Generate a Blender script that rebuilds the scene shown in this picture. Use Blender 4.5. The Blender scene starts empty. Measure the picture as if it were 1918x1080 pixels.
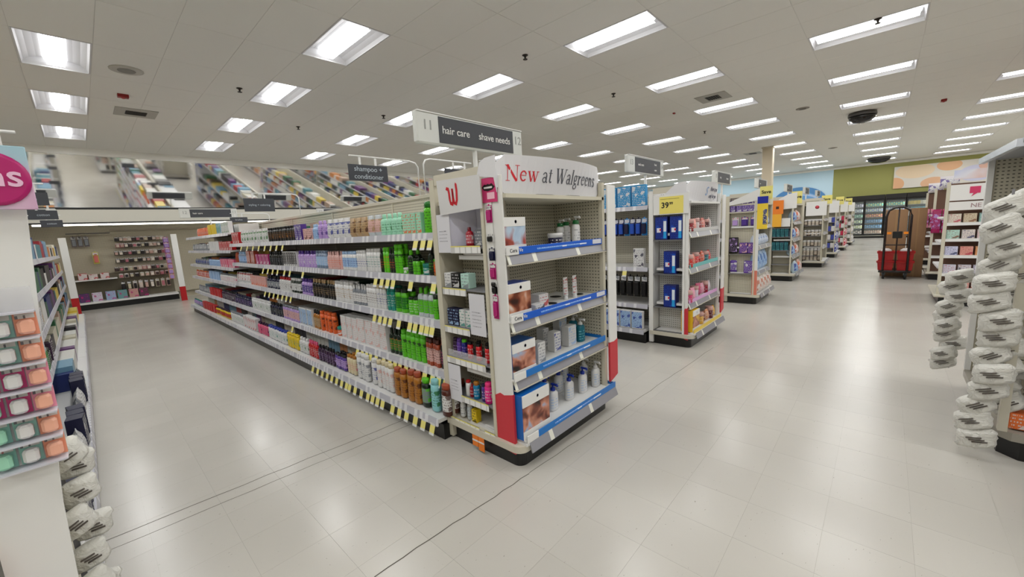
import bpy, math, random
from mathutils import Matrix, Vector

# ---------------------------------------------------------------- camera, world, exposure
scene = bpy.context.scene
COL = scene.collection
PI = math.pi
cam_d = bpy.data.cameras.new('camera')
cam_d.sensor_fit = 'HORIZONTAL'
cam_d.sensor_width = 36.0
cam_d.lens = 746.26 / 1918.0 * 36.0
cam_d.clip_start = 0.05
cam_d.clip_end = 200
cam = bpy.data.objects.new('camera', cam_d)
COL.objects.link(cam)
cam.matrix_world = Matrix(((0.67742592, 0.14495562, -0.72116711, 0.0),
                           (-0.73363363, 0.06166513, -0.67674153, 0.0),
                           (-0.05362663, 0.9875147, 0.14811787, 1.6),
                           (0, 0, 0, 1)))
scene.camera = cam
world = bpy.data.worlds.new('world')
scene.world = world
world.use_nodes = True
world.node_tree.nodes['Background'].inputs[0].default_value = (0.8, 0.82, 0.85, 1)
world.node_tree.nodes['Background'].inputs[1].default_value = 0.05
scene.view_settings.view_transform = 'Standard'
scene.view_settings.look = 'None'
scene.view_settings.exposure = 0.0
scene.view_settings.gamma = 1.0
scene.view_settings.use_curve_mapping = False
LAMP = 34.5         # strength of every ceiling diffuser
random.seed(7)

# ---------------------------------------------------------------- materials
def s2l(c):
    return tuple(((x / 12.92) if x <= 0.04045 else ((x + 0.055) / 1.055) ** 2.4) for x in c)
MATS = {}
def mat(c, rough=0.5, metal=0.0, emit=0.0, alpha=1.0, name='paint', trans=0.0, coat=0.0):
    key = (tuple(round(x, 3) for x in c), rough, metal, emit, alpha, trans, coat)
    if key in MATS: return MATS[key]
    m = bpy.data.materials.new(name)
    m.use_nodes = True
    b = m.node_tree.nodes['Principled BSDF']
    l = s2l(c)
    b.inputs['Base Color'].default_value = (*l, 1)
    b.inputs['Roughness'].default_value = rough
    b.inputs['Metallic'].default_value = metal
    if emit:
        b.inputs['Emission Color'].default_value = (*l, 1)
        b.inputs['Emission Strength'].default_value = emit
    if alpha < 1: b.inputs['Alpha'].default_value = alpha
    if trans: b.inputs['Transmission Weight'].default_value = trans
    if coat: b.inputs['Coat Weight'].default_value = coat
    # faint unevenness so that no surface is dead flat
    if not emit and alpha == 1:
        nt = m.node_tree
        n = nt.nodes.new('ShaderNodeTexNoise'); n.inputs['Scale'].default_value = 6.0
        r = nt.nodes.new('ShaderNodeMapRange')
        r.inputs['To Min'].default_value = max(0.02, rough - 0.06); r.inputs['To Max'].default_value = rough + 0.06
        nt.links.new(n.outputs['Fac'], r.inputs['Value']); nt.links.new(r.outputs['Result'], b.inputs['Roughness'])
    MATS[key] = m
    return m

def nodes(m): return m.node_tree.nodes, m.node_tree.links, m.node_tree.nodes['Principled BSDF']
def math_node(nt, op, a, b=None):
    n = nt.nodes.new('ShaderNodeMath'); n.operation = op
    for i, v in enumerate((a, b)):
        if v is None: continue
        if isinstance(v, (int, float)): n.inputs[i].default_value = v
        else: nt.links.new(v, n.inputs[i])
    return n.outputs[0]
def mix_node(nt, fac, a, b):
    n = nt.nodes.new('ShaderNodeMix'); n.data_type = 'RGBA'
    if isinstance(fac, (int, float)): n.inputs[0].default_value = fac
    else: nt.links.new(fac, n.inputs[0])
    for i, v in ((6, a), (7, b)):
        if isinstance(v, tuple): n.inputs[i].default_value = (*s2l(v), 1)
        else: nt.links.new(v, n.inputs[i])
    return n.outputs[2]

def print_mat(bg, ink, pitch=0.022, rough=0.4):
    """flat print: lines of tiny unreadable lettering and a soft emblem on a label"""
    key = ('print', bg, ink, pitch)
    if key in MATS: return MATS[key]
    m = bpy.data.materials.new('printed_label'); m.use_nodes = True
    nt = m.node_tree; b = nt.nodes['Principled BSDF']
    b.inputs['Roughness'].default_value = rough
    tc = nt.nodes.new('ShaderNodeTexCoord'); sep = nt.nodes.new('ShaderNodeSeparateXYZ')
    nt.links.new(tc.outputs['Object'], sep.inputs[0])
    row = math_node(nt, 'DIVIDE', sep.outputs['Z'], pitch)
    fr = math_node(nt, 'FRACT', row)
    band = math_node(nt, 'LESS_THAN', fr, 0.42)
    fl = math_node(nt, 'FLOOR', row)
    cmb = nt.nodes.new('ShaderNodeCombineXYZ')
    hx = math_node(nt, 'MULTIPLY', math_node(nt, 'ADD', sep.outputs['X'], sep.outputs['Y']), 1.0 / pitch * 1.7)
    nt.links.new(hx, cmb.inputs[0]); nt.links.new(fl, cmb.inputs[1])
    nz = nt.nodes.new('ShaderNodeTexNoise'); nz.inputs['Scale'].default_value = 1.0; nz.inputs['Detail'].default_value = 1
    nt.links.new(cmb.outputs[0], nz.inputs['Vector'])
    txt = math_node(nt, 'MULTIPLY', band, math_node(nt, 'GREATER_THAN', nz.outputs['Fac'], 0.5))
    v2 = nt.nodes.new('ShaderNodeTexNoise'); v2.inputs['Scale'].default_value = 14.0; v2.inputs['Detail'].default_value = 0
    nt.links.new(tc.outputs['Object'], v2.inputs['Vector'])
    blob = math_node(nt, 'GREATER_THAN', v2.outputs['Fac'], 0.61)
    fac = math_node(nt, 'MAXIMUM', math_node(nt, 'MULTIPLY', txt, 0.75), math_node(nt, 'MULTIPLY', blob, 0.85))
    nt.links.new(mix_node(nt, fac, bg, ink), b.inputs['Base Color'])
    MATS[key] = m
    return m

def peg_mat(c, pitch=0.0277):
    key = ('peg', c)
    if key in MATS: return MATS[key]
    m = bpy.data.materials.new('pegboard'); m.use_nodes = True
    nt = m.node_tree; b = nt.nodes['Principled BSDF']; b.inputs['Roughness'].default_value = 0.6
    tc = nt.nodes.new('ShaderNodeTexCoord'); sep = nt.nodes.new('ShaderNodeSeparateXYZ')
    nt.links.new(tc.outputs['Object'], sep.inputs[0])
    hor = math_node(nt, 'ADD', sep.outputs['X'], sep.outputs['Y'])
    a = math_node(nt, 'ABSOLUTE', math_node(nt, 'SUBTRACT', math_node(nt, 'FRACT', math_node(nt, 'DIVIDE', hor, pitch)), 0.5))
    c2 = math_node(nt, 'ABSOLUTE', math_node(nt, 'SUBTRACT', math_node(nt, 'FRACT', math_node(nt, 'DIVIDE', sep.outputs['Z'], pitch)), 0.5))
    h = math_node(nt, 'MULTIPLY', math_node(nt, 'LESS_THAN', a, 0.24), math_node(nt, 'LESS_THAN', c2, 0.13))
    nt.links.new(mix_node(nt, h, c, tuple(x * 0.42 for x in c)), b.inputs['Base Color'])
    bp = nt.nodes.new('ShaderNodeBump'); bp.inputs['Strength'].default_value = 0.4; bp.inputs['Distance'].default_value = 0.003; bp.invert = True
    nt.links.new(h, bp.inputs['Height']); nt.links.new(bp.outputs[0], b.inputs['Normal'])
    MATS[key] = m
    return m

def rail_mat(base, chip, pitch=0.075, duty=0.55, axis='Y'):
    """price rail: clear plastic channel holding small paper price chips (flat print)"""
    key = ('rail', base, chip, pitch, duty, axis)
    if key in MATS: return MATS[key]
    m = bpy.data.materials.new('price_channel'); m.use_nodes = True
    nt = m.node_tree; b = nt.nodes['Principled BSDF']; b.inputs['Roughness'].default_value = 0.3
    tc = nt.nodes.new('ShaderNodeTexCoord'); sep = nt.nodes.new('ShaderNodeSeparateXYZ')
    nt.links.new(tc.outputs['Object'], sep.inputs[0])
    t = math_node(nt, 'DIVIDE', sep.outputs[axis], pitch)
    on = math_node(nt, 'LESS_THAN', math_node(nt, 'FRACT', t), duty)
    cmb = nt.nodes.new('ShaderNodeCombineXYZ'); nt.links.new(math_node(nt, 'FLOOR', t), cmb.inputs[0])
    wn = nt.nodes.new('ShaderNodeTexWhiteNoise'); nt.links.new(cmb.outputs[0], wn.inputs[0])
    on = math_node(nt, 'MULTIPLY', on, math_node(nt, 'GREATER_THAN', wn.outputs['Value'], 0.25))
    nt.links.new(mix_node(nt, on, base, chip), b.inputs['Base Color'])
    MATS[key] = m
    return m

WHITE = mat((.90, .90, .895), .4); CREAM = mat((.80, .78, .72), .5); BLACK = mat((.05, .05, .055), .35)
BEIGE = mat((.80, .78, .71), .5); DARKSIGN = mat((.24, .25, .28), .5); SHELF = mat((.86, .86, .86), .45)
RED = mat((.80, .20, .25), .45); GREY = mat((.50, .50, .52), .5); STEEL = mat((.55, .55, .57), .35, .8)
YEL = mat((.93, .89, .52), .5); PEG = peg_mat((.78, .76, .69)); PEGW = peg_mat((.85, .85, .84))
RAIL = rail_mat((.74, .74, .78), (.88, .88, .90)); RAILX = rail_mat((.58, .58, .61), (.90, .90, .86), .26, .16, 'X')
CLEAR = mat((.9, .9, .92), .15, alpha=.28, name='clear_plastic')

# ---------------------------------------------------------------- mesh builder
class M:
    def __init__(s): s.v = []; s.f = []; s.m = []; s.sm = []
    def face(s, idx, m=0, sm=False): s.f.append(idx); s.m.append(m); s.sm.append(sm)
    def box(s, x0, x1, y0, y1, z0, z1, m=0):
        b = len(s.v)
        s.v += [(x0, y0, z0), (x1, y0, z0), (x1, y1, z0), (x0, y1, z0), (x0, y0, z1), (x1, y0, z1), (x1, y1, z1), (x0, y1, z1)]
        for q in ((0, 3, 2, 1), (4, 5, 6, 7), (0, 1, 5, 4), (1, 2, 6, 5), (2, 3, 7, 6), (3, 0, 4, 7)):
            s.face(tuple(b + i for i in q), m)
        return s
    def bbox(s, x0, x1, y0, y1, z0, z1, r=.004, m=0):
        """box with chamfered vertical edges and top rim"""
        r = min(r, (x1 - x0) * .45, (y1 - y0) * .45, (z1 - z0) * .45)
        def ring(i, z):
            return [(x0 + r + i, y0 + i, z), (x1 - r - i, y0 + i, z), (x1 - i, y0 + r + i, z), (x1 - i, y1 - r - i, z),
                    (x1 - r - i, y1 - i, z), (x0 + r + i, y1 - i, z), (x0 + i, y1 - r - i, z), (x0 + i, y0 + r + i, z)]
        s.loft([ring(r * .7, z0), ring(0, z0 + r), ring(0, z1 - r), ring(r * .7, z1)], m, sm=False)
        return s
    def loft(s, rings, m=0, cap0=True, cap1=True, sm=True, mats=None, closed=True):
        b = len(s.v); n = len(rings[0])
        for r in rings: s.v += [tuple(p) for p in r]
        for i in range(len(rings) - 1):
            for j in range(n if closed else n - 1):
                k = (j + 1) % n
                mm = mats(i, j) if mats else m
                s.face((b + i * n + j, b + i * n + k, b + (i + 1) * n + k, b + (i + 1) * n + j), mm, sm)
        if cap0: s.face(tuple(b + j for j in reversed(range(n))), m)
        if cap1: s.face(tuple(b + (len(rings) - 1) * n + j for j in range(n)), m)
        return s
    def lathe(s, prof, n=12, cx=0, cy=0, m=0, sx=1, sy=1, sm=True, mats=None):
        rings = [[(cx + r * sx * math.cos(2 * PI * j / n), cy + r * sy * math.sin(2 * PI * j / n), z) for j in range(n)] for r, z in prof]
        return s.loft(rings, m, sm=sm, mats=mats)
    def tube(s, pts, r, n=8, m=0):
        rings = []
        P = [Vector(p) for p in pts]
        up0 = Vector((0, 0, 1))
        for i, p in enumerate(P):
            d = (P[min(i + 1, len(P) - 1)] - P[max(i - 1, 0)]).normalized()
            a = d.cross(up0)
            if a.length < .05: a = d.cross(Vector((0, 1, 0)))
            a.normalize(); c = a.cross(d)
            rings.append([tuple(p + r * (math.cos(2 * PI * j / n) * a + math.sin(2 * PI * j / n) * c)) for j in range(n)])
        return s.loft(rings, m)
    def prism(s, poly, z0, z1, m=0):
        """poly in xy extruded in z"""
        return s.loft([[(x, y, z0) for x, y in poly], [(x, y, z1) for x, y in poly]], m, sm=False)
    def prism_y(s, poly, y0, y1, m=0):
        """poly in xz extruded along y"""
        return s.loft([[(x, y0, z) for x, z in poly], [(x, y1, z) for x, z in poly]], m, sm=False)
    def prism_x(s, poly, x0, x1, m=0):
        """poly in yz extruded along x"""
        return s.loft([[(x0, y, z) for y, z in poly], [(x1, y, z) for y, z in poly]], m, sm=False)
    def xf(s, mt, a=0):
        s.v[a:] = [tuple(mt @ Vector(p)) for p in s.v[a:]]
        return s
    def add(s, o, mt=None):
        b = len(s.v)
        s.v += [tuple(mt @ Vector(p)) if mt else p for p in o.v]
        for f, m, q in zip(o.f, o.m, o.sm): s.face(tuple(b + i for i in f), m, q)
        return s
    def mesh(s, name, mats):
        me = bpy.data.meshes.new(name)
        me.from_pydata(s.v, [], s.f)
        if not isinstance(mats, (list, tuple)): mats = [mats]
        for x in mats: me.materials.append(x)
        if len(mats) > 1: me.polygons.foreach_set('material_index', s.m)
        if any(s.sm): me.polygons.foreach_set('use_smooth', s.sm)
        me.update()
        return me

def link(name, me, parent=None, loc=None, rz=0, mw=None):
    o = bpy.data.objects.new(name, me); COL.objects.link(o)
    if parent: o.parent = parent
    if loc is not None: o.location = loc
    if rz: o.rotation_euler = (0, 0, rz)
    if mw is not None: o.matrix_local = mw
    return o
def part(name, m, mats, parent=None, **k): return link(name, m.mesh(name, mats), parent, **k)
def tag(o, label=None, cat=None, group=None, kind=None):
    if label: o['label'] = label
    if cat: o['category'] = cat
    if group: o['group'] = group
    if kind: o['kind'] = kind
    return o
def thing(name, label, cat, loc=(0, 0, 0), rz=0, group=None):
    o = bpy.data.objects.new(name, None); COL.objects.link(o); o.empty_display_size = .1
    o.location = loc; o.rotation_euler = (0, 0, rz)
    return tag(o, label, cat, group)

# text: returns M of flat extruded letters laid in local x (reading direction) / z (up), facing -y
TXT = {}
def text_m(s, size, bold=0.0, depth=.001, spacing=1.0):
    key = (s, size, bold, depth, spacing)
    if key in TXT: return TXT[key]
    cu = bpy.data.curves.new('t', 'FONT'); cu.body = s; cu.size = size; cu.extrude = depth; cu.offset = bold
    cu.align_x = 'CENTER'; cu.align_y = 'CENTER'; cu.resolution_u = 3; cu.space_character = spacing
    o = bpy.data.objects.new('t', cu); COL.objects.link(o)
    bpy.context.view_layer.update()
    me = bpy.data.meshes.new_from_object(o)
    m = M()
    m.v = [(p.co.x, -p.co.z, p.co.y) for p in me.vertices]
    for p in me.polygons: m.face(tuple(p.vertices))
    bpy.data.objects.remove(o); bpy.data.curves.remove(cu); bpy.data.meshes.remove(me)
    TXT[key] = m
    return m
def frame(face, loc):
    """matrix placing something that faces -y so that it faces the given direction"""
    a = {'-y': 0, '-x': -PI / 2, '+y': PI, '+x': PI / 2}[face]
    return Matrix.Translation(loc) @ Matrix.Rotation(a, 4, 'Z')
def text(s, size, loc, face, mt, parent, bold=0.0, name='lettering', depth=.001, spacing=1.0):
    m = M().add(text_m(s, size, bold, depth, spacing), frame(face, loc))
    return part(name, m, mt, parent)

# serif capitals and lower case drawn as strokes: (points, width)
def arc(cx, cy, rx, ry, a0, a1, n=10):
    return [(cx + rx * math.cos(math.radians(a0 + (a1 - a0) * i / n)), cy + ry * math.sin(math.radians(a0 + (a1 - a0) * i / n))) for i in range(n + 1)]
T_, K_ = .025, .095
SERIF = {
 'N': (.78, [([(.12, 0), (.12, .7)], T_), ([(.10, .7), (.64, 0)], .11), ([(.66, 0), (.66, .7)], T_), ([(0, .69), (.2, .69)], T_), ([(.02, .01), (.24, .01)], T_), ([(.54, .69), (.78, .69)], T_)]),
 'W': (1.0, [([(.1, .7), (.32, 0)], .1), ([(.32, 0), (.5, .62)], T_), ([(.46, .7), (.68, 0)], .1), ([(.68, 0), (.9, .7)], T_), ([(0, .69), (.22, .69)], T_), ([(.36, .69), (.58, .69)], T_), ([(.8, .69), (1.0, .69)], T_)]),
 'e': (.46, [(arc(.23, .24, .17, .22, 20, 320), .06), ([(.08, .27), (.4, .27)], T_)]),
 'w': (.72, [([(.08, .46), (.24, 0)], .08), ([(.24, 0), (.36, .42)], T_), ([(.34, .46), (.5, 0)], .08), ([(.5, 0), (.64, .46)], T_), ([(0, .46), (.17, .46)], T_), ([(.27, .46), (.43, .46)], T_), ([(.56, .46), (.72, .46)], T_)]),
 'a': (.45, [(arc(.2, .34, .13, .12, 170, 0), .05), ([(.33, .34), (.33, .05), (.42, .01)], .08), (arc(.19, .13, .13, .12, 0, 360), .05)]),
 't': (.3, [([(.14, .62), (.14, .08), (.2, .02), (.28, .05)], .08), ([(.02, .45), (.28, .45)], T_)]),
 'l': (.24, [([(.12, 0), (.12, .72)], .08), ([(.02, .01), (.22, .01)], T_), ([(.03, .71), (.12, .71)], T_)]),
 'g': (.46, [(arc(.2, .32, .13, .14, 0, 360), .055), ([(.12, .18), (.1, .08), (.32, .04)], .05), (arc(.22, -.1, .17, .11, 60, 400), .045), ([(.33, .42), (.44, .46)], .04)]),
 'r': (.36, [([(.11, 0), (.11, .46)], .08), ([(.02, .01), (.22, .01)], T_), ([(.02, .45), (.11, .45)], T_), ([(.13, .3), (.22, .42), (.33, .43)], .06)]),
 'n': (.52, [([(.11, 0), (.11, .46)], .08), ([(.02, .01), (.2, .01)], T_), ([(.02, .45), (.11, .45)], T_), ([(.13, .34), (.26, .44), (.38, .38), (.38, 0)], .07), ([(.29, .01), (.48, .01)], T_)]),
 's': (.38, [([(.33, .36), (.26, .45), (.12, .45), (.07, .36), (.13, .28), (.27, .2), (.32, .11), (.25, .01), (.12, .01), (.05, .11)], .06)]),
 ' ': (.22, []),
}
def stroke(m, pts, w, dy=.001, mi=0):
    """ribbon with vertical stress: width measured mostly horizontally"""
    n = len(pts); L = []; Rr = []
    for i, (x, z) in enumerate(pts):
        a = pts[max(i - 1, 0)]; b = pts[min(i + 1, n - 1)]
        dx, dz = b[0] - a[0], b[1] - a[1]; q = math.hypot(dx, dz) or 1
        L.append((x - dz / q * w / 2, z + dx / q * w / 2)); Rr.append((x + dz / q * w / 2, z - dx / q * w / 2))
    for i in range(n - 1):
        bq = len(m.v)
        for yy in (-dy, dy):
            m.v += [(L[i][0], yy, L[i][1]), (Rr[i][0], yy, Rr[i][1]), (Rr[i + 1][0], yy, Rr[i + 1][1]), (L[i + 1][0], yy, L[i + 1][1])]
        for q in ((0, 1, 2, 3), (7, 6, 5, 4), (0, 4, 5, 1), (1, 5, 6, 2), (2, 6, 7, 3), (3, 7, 4, 0)):
            m.face(tuple(bq + k for k in q), mi)
def serif(s, size, squeeze=1.0):
    m = M(); x = 0
    for ch in s:
        w, st = SERIF[ch]
        for pts, wd in st: stroke(m, [((x + p[0]) * size * squeeze, p[1] * size) for p in pts], wd * size * (squeeze if wd > .03 else 1))
        x += w + .03
    return m, x * size * squeeze
def script_w(size):
    """the curly red letter on the wing sign"""
    m = M()
    a = [(0, .78), (.06, .88), (.14, .86), (.16, .6), (.14, .3), (.18, .08), (.28, .04), (.38, .2), (.43, .6), (.44, .82), (.42, .4), (.45, .1), (.56, .04), (.68, .25), (.76, .7), (.77, 1.0), (.72, 1.02)]
    for w in (.13,): stroke(m, [((x - .4) * size, (z - .5) * size) for x, z in a], w * size)
    stroke(m, [((x - .4) * size, (z - .5) * size) for x, z in [(.12, .2), (.3, .14), (.5, .12), (.64, .2)]], .05 * size)
    return m
KOL={'lg': (0.35, 0.75, 0.08), 'dg': (0.03, 0.12, 0.05), 'gr': (0.1, 0.45, 0.12), 'mint': (0.62, 0.85, 0.74), 'wh': (0.86, 0.86, 0.86), 'cr': (0.85, 0.8, 0.66), 'bk': (0.03, 0.03, 0.035), 'pu': (0.3, 0.18, 0.55), 'lil': (0.7, 0.58, 0.82), 'lb': (0.62, 0.74, 0.88), 'tan': (0.7, 0.58, 0.42), 'go': (0.66, 0.42, 0.12), 'br': (0.3, 0.12, 0.07), 'red': (0.72, 0.07, 0.1), 'pk': (0.85, 0.35, 0.5), 'rose': (0.85, 0.68, 0.66), 'te': (0.1, 0.55, 0.5), 'bl': (0.1, 0.2, 0.6), 'nv': (0.05, 0.06, 0.22), 'ye': (0.88, 0.76, 0.08), 'org': (0.88, 0.38, 0.14), 'gy': (0.5, 0.52, 0.55), 'bg': (0.45, 0.52, 0.62), 'mag': (0.7, 0.12, 0.45), 'cop': (0.65, 0.28, 0.16), 'pt': (0.55, 0.8, 0.82), 'cl': (0.75, 0.78, 0.8), 'plum': (0.18, 0.05, 0.2)}
ROWS={
 1:(1.84,1.6,[
  (2.48,2.66,1,'spray',0.245,'lg','gr','lg','dg','tall lime green canister'),
  (2.67,2.95,4,'carton',0.165,'mint','mint','mint','org','mint carton with orange motif'),
  (2.96,3.31,4,'bottle',0.185,'mint','mint','mint','gr','pale mint slim bottle'),
  (3.32,3.56,2,'pouch',0.19,'cl','wh','rose','tan','clear pouch with pink print'),
  (3.57,3.93,3,'pouch',0.185,'tan','tan','tan','br','tan brown foil pouch'),
  (3.94,4.46,4,'pouch',0.2,'wh','wh','wh','bl','white pouch with blue splash'),
  (4.48,4.69,2,'bottle',0.2,'lil','lil','lil','pu','shiny lilac bottle'),
  (4.71,4.86,2,'bottle',0.17,'lb','lb','lb','bl','pale blue bottle'),
  (4.88,5.14,2,'carton',0.13,'rose','br','rose','br','pink and brown carton'),
  (5.16,5.39,2,'carton',0.19,'pu','bk','pu','wh','deep violet carton'),
  (5.40,6.47,9,'flip',0.19,'bk','bk','bk','go','black bottle with gold print'),
  (6.50,7.94,6,'pouch',0.2,'wh','wh','wh','gr','white pouch with dotted print'),
  (7.97,8.58,3,'carton',0.19,'red','red','red','wh','glossy red carton'),
 ]),
 2:(1.84,1.27,[
  (2.50,2.56,2,'flip',0.13,'go','lg','org','dg','orange bottle with lime cap'),
  (2.57,2.63,1,'bottle',0.22,'dg','bk','dg','lg','dark green bottle'),
  (2.63,2.74,1,'jar',0.09,'te','te','te','wh','teal jar'),
  (2.75,2.84,2,'flip',0.13,'lg','dg','lg','dg','short lime bottle'),
  (2.85,2.93,1,'bottle',0.2,'dg','lg','dg','lg','dark green lime capped bottle'),
  (2.94,3.01,1,'jar',0.05,'lg','wh','lg','wh','small lime jar'),
  (3.01,3.13,2,'flip',0.25,'lg','lg','lg','dg','tall lime bottle'),
  (3.13,3.22,2,'bottle',0.22,'dg','bk','dg','org','slim forest green bottle'),
  (3.22,3.32,2,'flip',0.225,'lg','lg','lg','org','medium lime bottle'),
  (3.33,3.37,1,'bottle',0.22,'dg','bk','dg','org','narrow bottle, forest green'),
  (3.38,3.63,5,'flip',0.215,'wh','wh','wh','te','white bottle with teal oval'),
  (3.64,3.83,4,'flip',0.2,'wh','wh','wh','bl','white bottle with blue dots'),
  (3.84,4.16,5,'flip',0.19,'wh','lb','lb','bl','white and pale blue bottle'),
  (4.17,4.53,6,'bottle',0.19,'rose','rose','rose','org','blush pink bottle'),
  (4.54,4.86,4,'flip',0.2,'bg','bg','lb','wh','slate blue bottle'),
  (4.87,5.41,6,'bottle',0.2,'lil','pu','lil','wh','translucent mauve bottle'),
  (5.43,5.94,7,'carton',0.19,'wh','bk','bk','wh','white and black carton'),
  (5.96,6.55,5,'bottle',0.19,'bk','bk','bk','gy','glossy black bottle'),
  (6.58,7.20,4,'carton',0.15,'mag','mag','mag','wh','magenta carton'),
  (7.23,7.71,4,'carton',0.2,'cop','org','rose','br','copper orange carton'),
  (7.74,8.23,4,'bottle',0.19,'bg','lb','lb','bl','steel blue bottle'),
  (8.27,8.78,4,'pouch',0.18,'cop','cop','cop','br','copper pouch'),
 ]),
 3:(1.84,0.92,[
  (2.49,2.61,2,'flip',0.19,'lg','dg','lg','dg','squat lime bottle'),
  (2.61,2.83,3,'bottle',0.24,'cl','lg','lg','gy','clear and lime bottle'),
  (2.84,2.97,2,'flip',0.15,'lg','dg','lg','wh','short green lime bottle'),
  (3.01,3.20,2,'flip',0.21,'lg','dg','gr','lg','lime bottle with dark cap'),
  (3.21,3.33,2,'spray',0.22,'te','te','te','wh','teal green canister'),
  (3.35,3.50,3,'flip',0.225,'wh','cr','wh','bl','white bottle with navy disc'),
  (3.51,3.71,4,'flip',0.22,'wh','wh','wh','br','white bottle with plum disc'),
  (3.72,4.00,5,'bottle',0.2,'gy','wh','wh','br','grey brown bottle'),
  (4.01,4.42,6,'flip',0.22,'wh','wh','wh','tan','white bottle with tan leaf'),
  (4.43,5.05,8,'bottle',0.215,'bk','tan','bk','tan','black bottle with wooden cap'),
  (5.07,5.43,4,'bottle',0.2,'lil','pu','pu','wh','violet sleeved bottle'),
  (5.45,5.79,4,'flip',0.19,'dg','wh','wh','dg','green and white bottle'),
  (5.81,6.28,5,'bottle',0.19,'wh','red','wh','br','white bottle with red cap'),
  (6.30,6.81,5,'bottle',0.18,'nv','bk','gy','wh','dark navy bottle'),
  (6.83,7.64,7,'carton',0.15,'rose','org','rose','org','peach coral carton'),
  (7.68,8.62,8,'tube',0.18,'wh','wh','wh','red','white tube with red print'),
  (8.65,9.80,8,'bottle',0.16,'wh','gy','wh','pk','small white bottle with pink print'),
 ]),
 4:(1.84,0.51,[
  (2.48,2.57,2,'bottle',0.25,'bk','cop','plum','pk','black bottle with copper cap'),
  (2.58,2.77,4,'flip',0.23,'cop','br','rose','br','brick pink bottle'),
  (2.78,3.15,5,'flip',0.25,'lg','lg','lg','dg','broad lime bottle'),
  (3.16,3.35,3,'bottle',0.24,'dg','dg','gr','org','olive green bottle'),
  (3.38,3.97,4,'carton',0.265,'wh','wh','wh','rose','large white carton with magenta motif'),
  (3.98,4.37,3,'carton',0.25,'wh','wh','wh','rose','white carton with red motif'),
  (4.40,4.52,1,'jar',0.1,'org','te','org','wh','small orange jar'),
  (4.55,4.95,4,'flip',0.24,'org','org','org','br','tall orange bottle'),
  (4.97,5.17,3,'bottle',0.23,'go','bk','tan','br','amber bottle'),
  (5.18,5.61,5,'carton',0.22,'wh','wh','lb','gy','white carton with grey stripes'),
  (5.63,6.27,7,'flip',0.2,'lil','gy','rose','pu','dusty mauve bottle'),
  (6.29,6.82,6,'bottle',0.19,'nv','bk','bk','gy','slim charcoal bottle'),
  (6.84,7.80,9,'flip',0.18,'wh','wh','wh','gr','short white bottle'),
  (7.83,8.86,8,'bottle',0.17,'nv','nv','nv','lil','navy bottle'),
 ]),
 5:(1.73,0.19,[
  (2.35,2.47,1,'flip',0.255,'br','cop','wh','br','dark brown bottle with copper cap'),
  (2.49,2.62,1,'flip',0.26,'pt','pt','pt','gr','pale aqua bottle'),
  (2.64,2.73,1,'flip',0.24,'dg','lg','gy','lg','dark green bottle with lime cap'),
  (2.75,2.93,2,'flip',0.27,'go','cop','go','br','big gold bottle with copper cap'),
  (2.96,3.15,2,'flip',0.25,'go','cop','go','br','gold bottle with red lid'),
  (3.17,3.45,4,'flip',0.26,'wh','cr','wh','rose','white bottle with cream cap'),
  (3.46,3.59,1,'flip',0.25,'wh','wh','wh','bl','plain white tall bottle'),
  (3.62,3.86,2,'flip',0.255,'wh','wh','wh','gy','wide white bottle'),
  (3.90,4.09,3,'flip',0.2,'cr','go','cr','pk','cream yellow bottle'),
  (4.12,4.38,4,'flip',0.17,'pu','bk','lil','nv','violet bottle with black cap'),
  (4.40,4.82,6,'bottle',0.19,'plum','bk','plum','lil','dark plum bottle'),
  (4.85,5.13,4,'bottle',0.2,'red','pk','red','wh','crimson bottle'),
  (5.16,5.45,3,'bottle',0.19,'wh','wh','wh','gr','white squeeze bottle'),
  (5.47,5.88,5,'flip',0.19,'ye','ye','ye','te','bright yellow bottle'),
  (5.92,6.70,8,'flip',0.19,'wh','bl','wh','te','white bottle with blue cap'),
  (6.73,7.24,5,'bottle',0.18,'pk','plum','pk','nv','pink bottle with plum cap'),
  (7.29,7.97,6,'carton',0.2,'wh','red','wh','red','white carton with red frame'),
  (8.00,8.90,7,'flip',0.18,'wh','gy','wh','gr','pearl white bottle'),
  (8.94,10.07,8,'bottle',0.16,'ye','plum','red','gr','mixed plum and yellow bottle'),
  (10.12,11.40,9,'carton',0.15,'red','gr','wh','red','small red carton'),
  (11.46,12.98,11,'pouch',0.14,'te','wh','lil','gr','sea green pouch'),
 ]),
}
TAGS= {1: [2.68, 2.58, 2.49, 7.65, 7.31, 7.0, 6.71, 6.43, 6.17, 5.93, 5.7], 2: [3.37, 3.26, 3.16, 3.07, 2.8, 2.49, 6.66, 6.44, 6.23, 6.03, 5.76, 5.56, 5.12], 3: [3.46, 3.36, 3.27, 3.18, 3.04, 2.87, 2.79, 2.7, 2.63, 2.56, 6.73, 6.53, 6.34, 6.16, 5.98, 5.82, 5.66], 4: [3.9, 3.8, 3.71, 3.63, 3.52, 3.38, 3.27, 3.18, 3.1, 3.0, 2.91, 2.82, 2.72, 2.61, 2.53, 2.44, 5.75], 5: [4.82, 4.68, 4.55, 4.42, 4.3, 4.18, 4.06, 3.95, 3.88, 3.76, 3.63, 3.5, 3.41, 3.32, 3.23, 3.06, 2.95, 2.84, 2.71, 2.6, 2.48]}

# ---------------------------------------------------------------- room shell
H = 4.15
PX, PY = 0.6625, 1.27
LX = [0.15 + 2.65 * i for i in range(-1, 12)]; LY = [0.38 + 2.54 * j for j in range(-4, 6)]
X0, X1, Y0, Y1 = -4.6, 31.0, -9.8, 16.6

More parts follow.
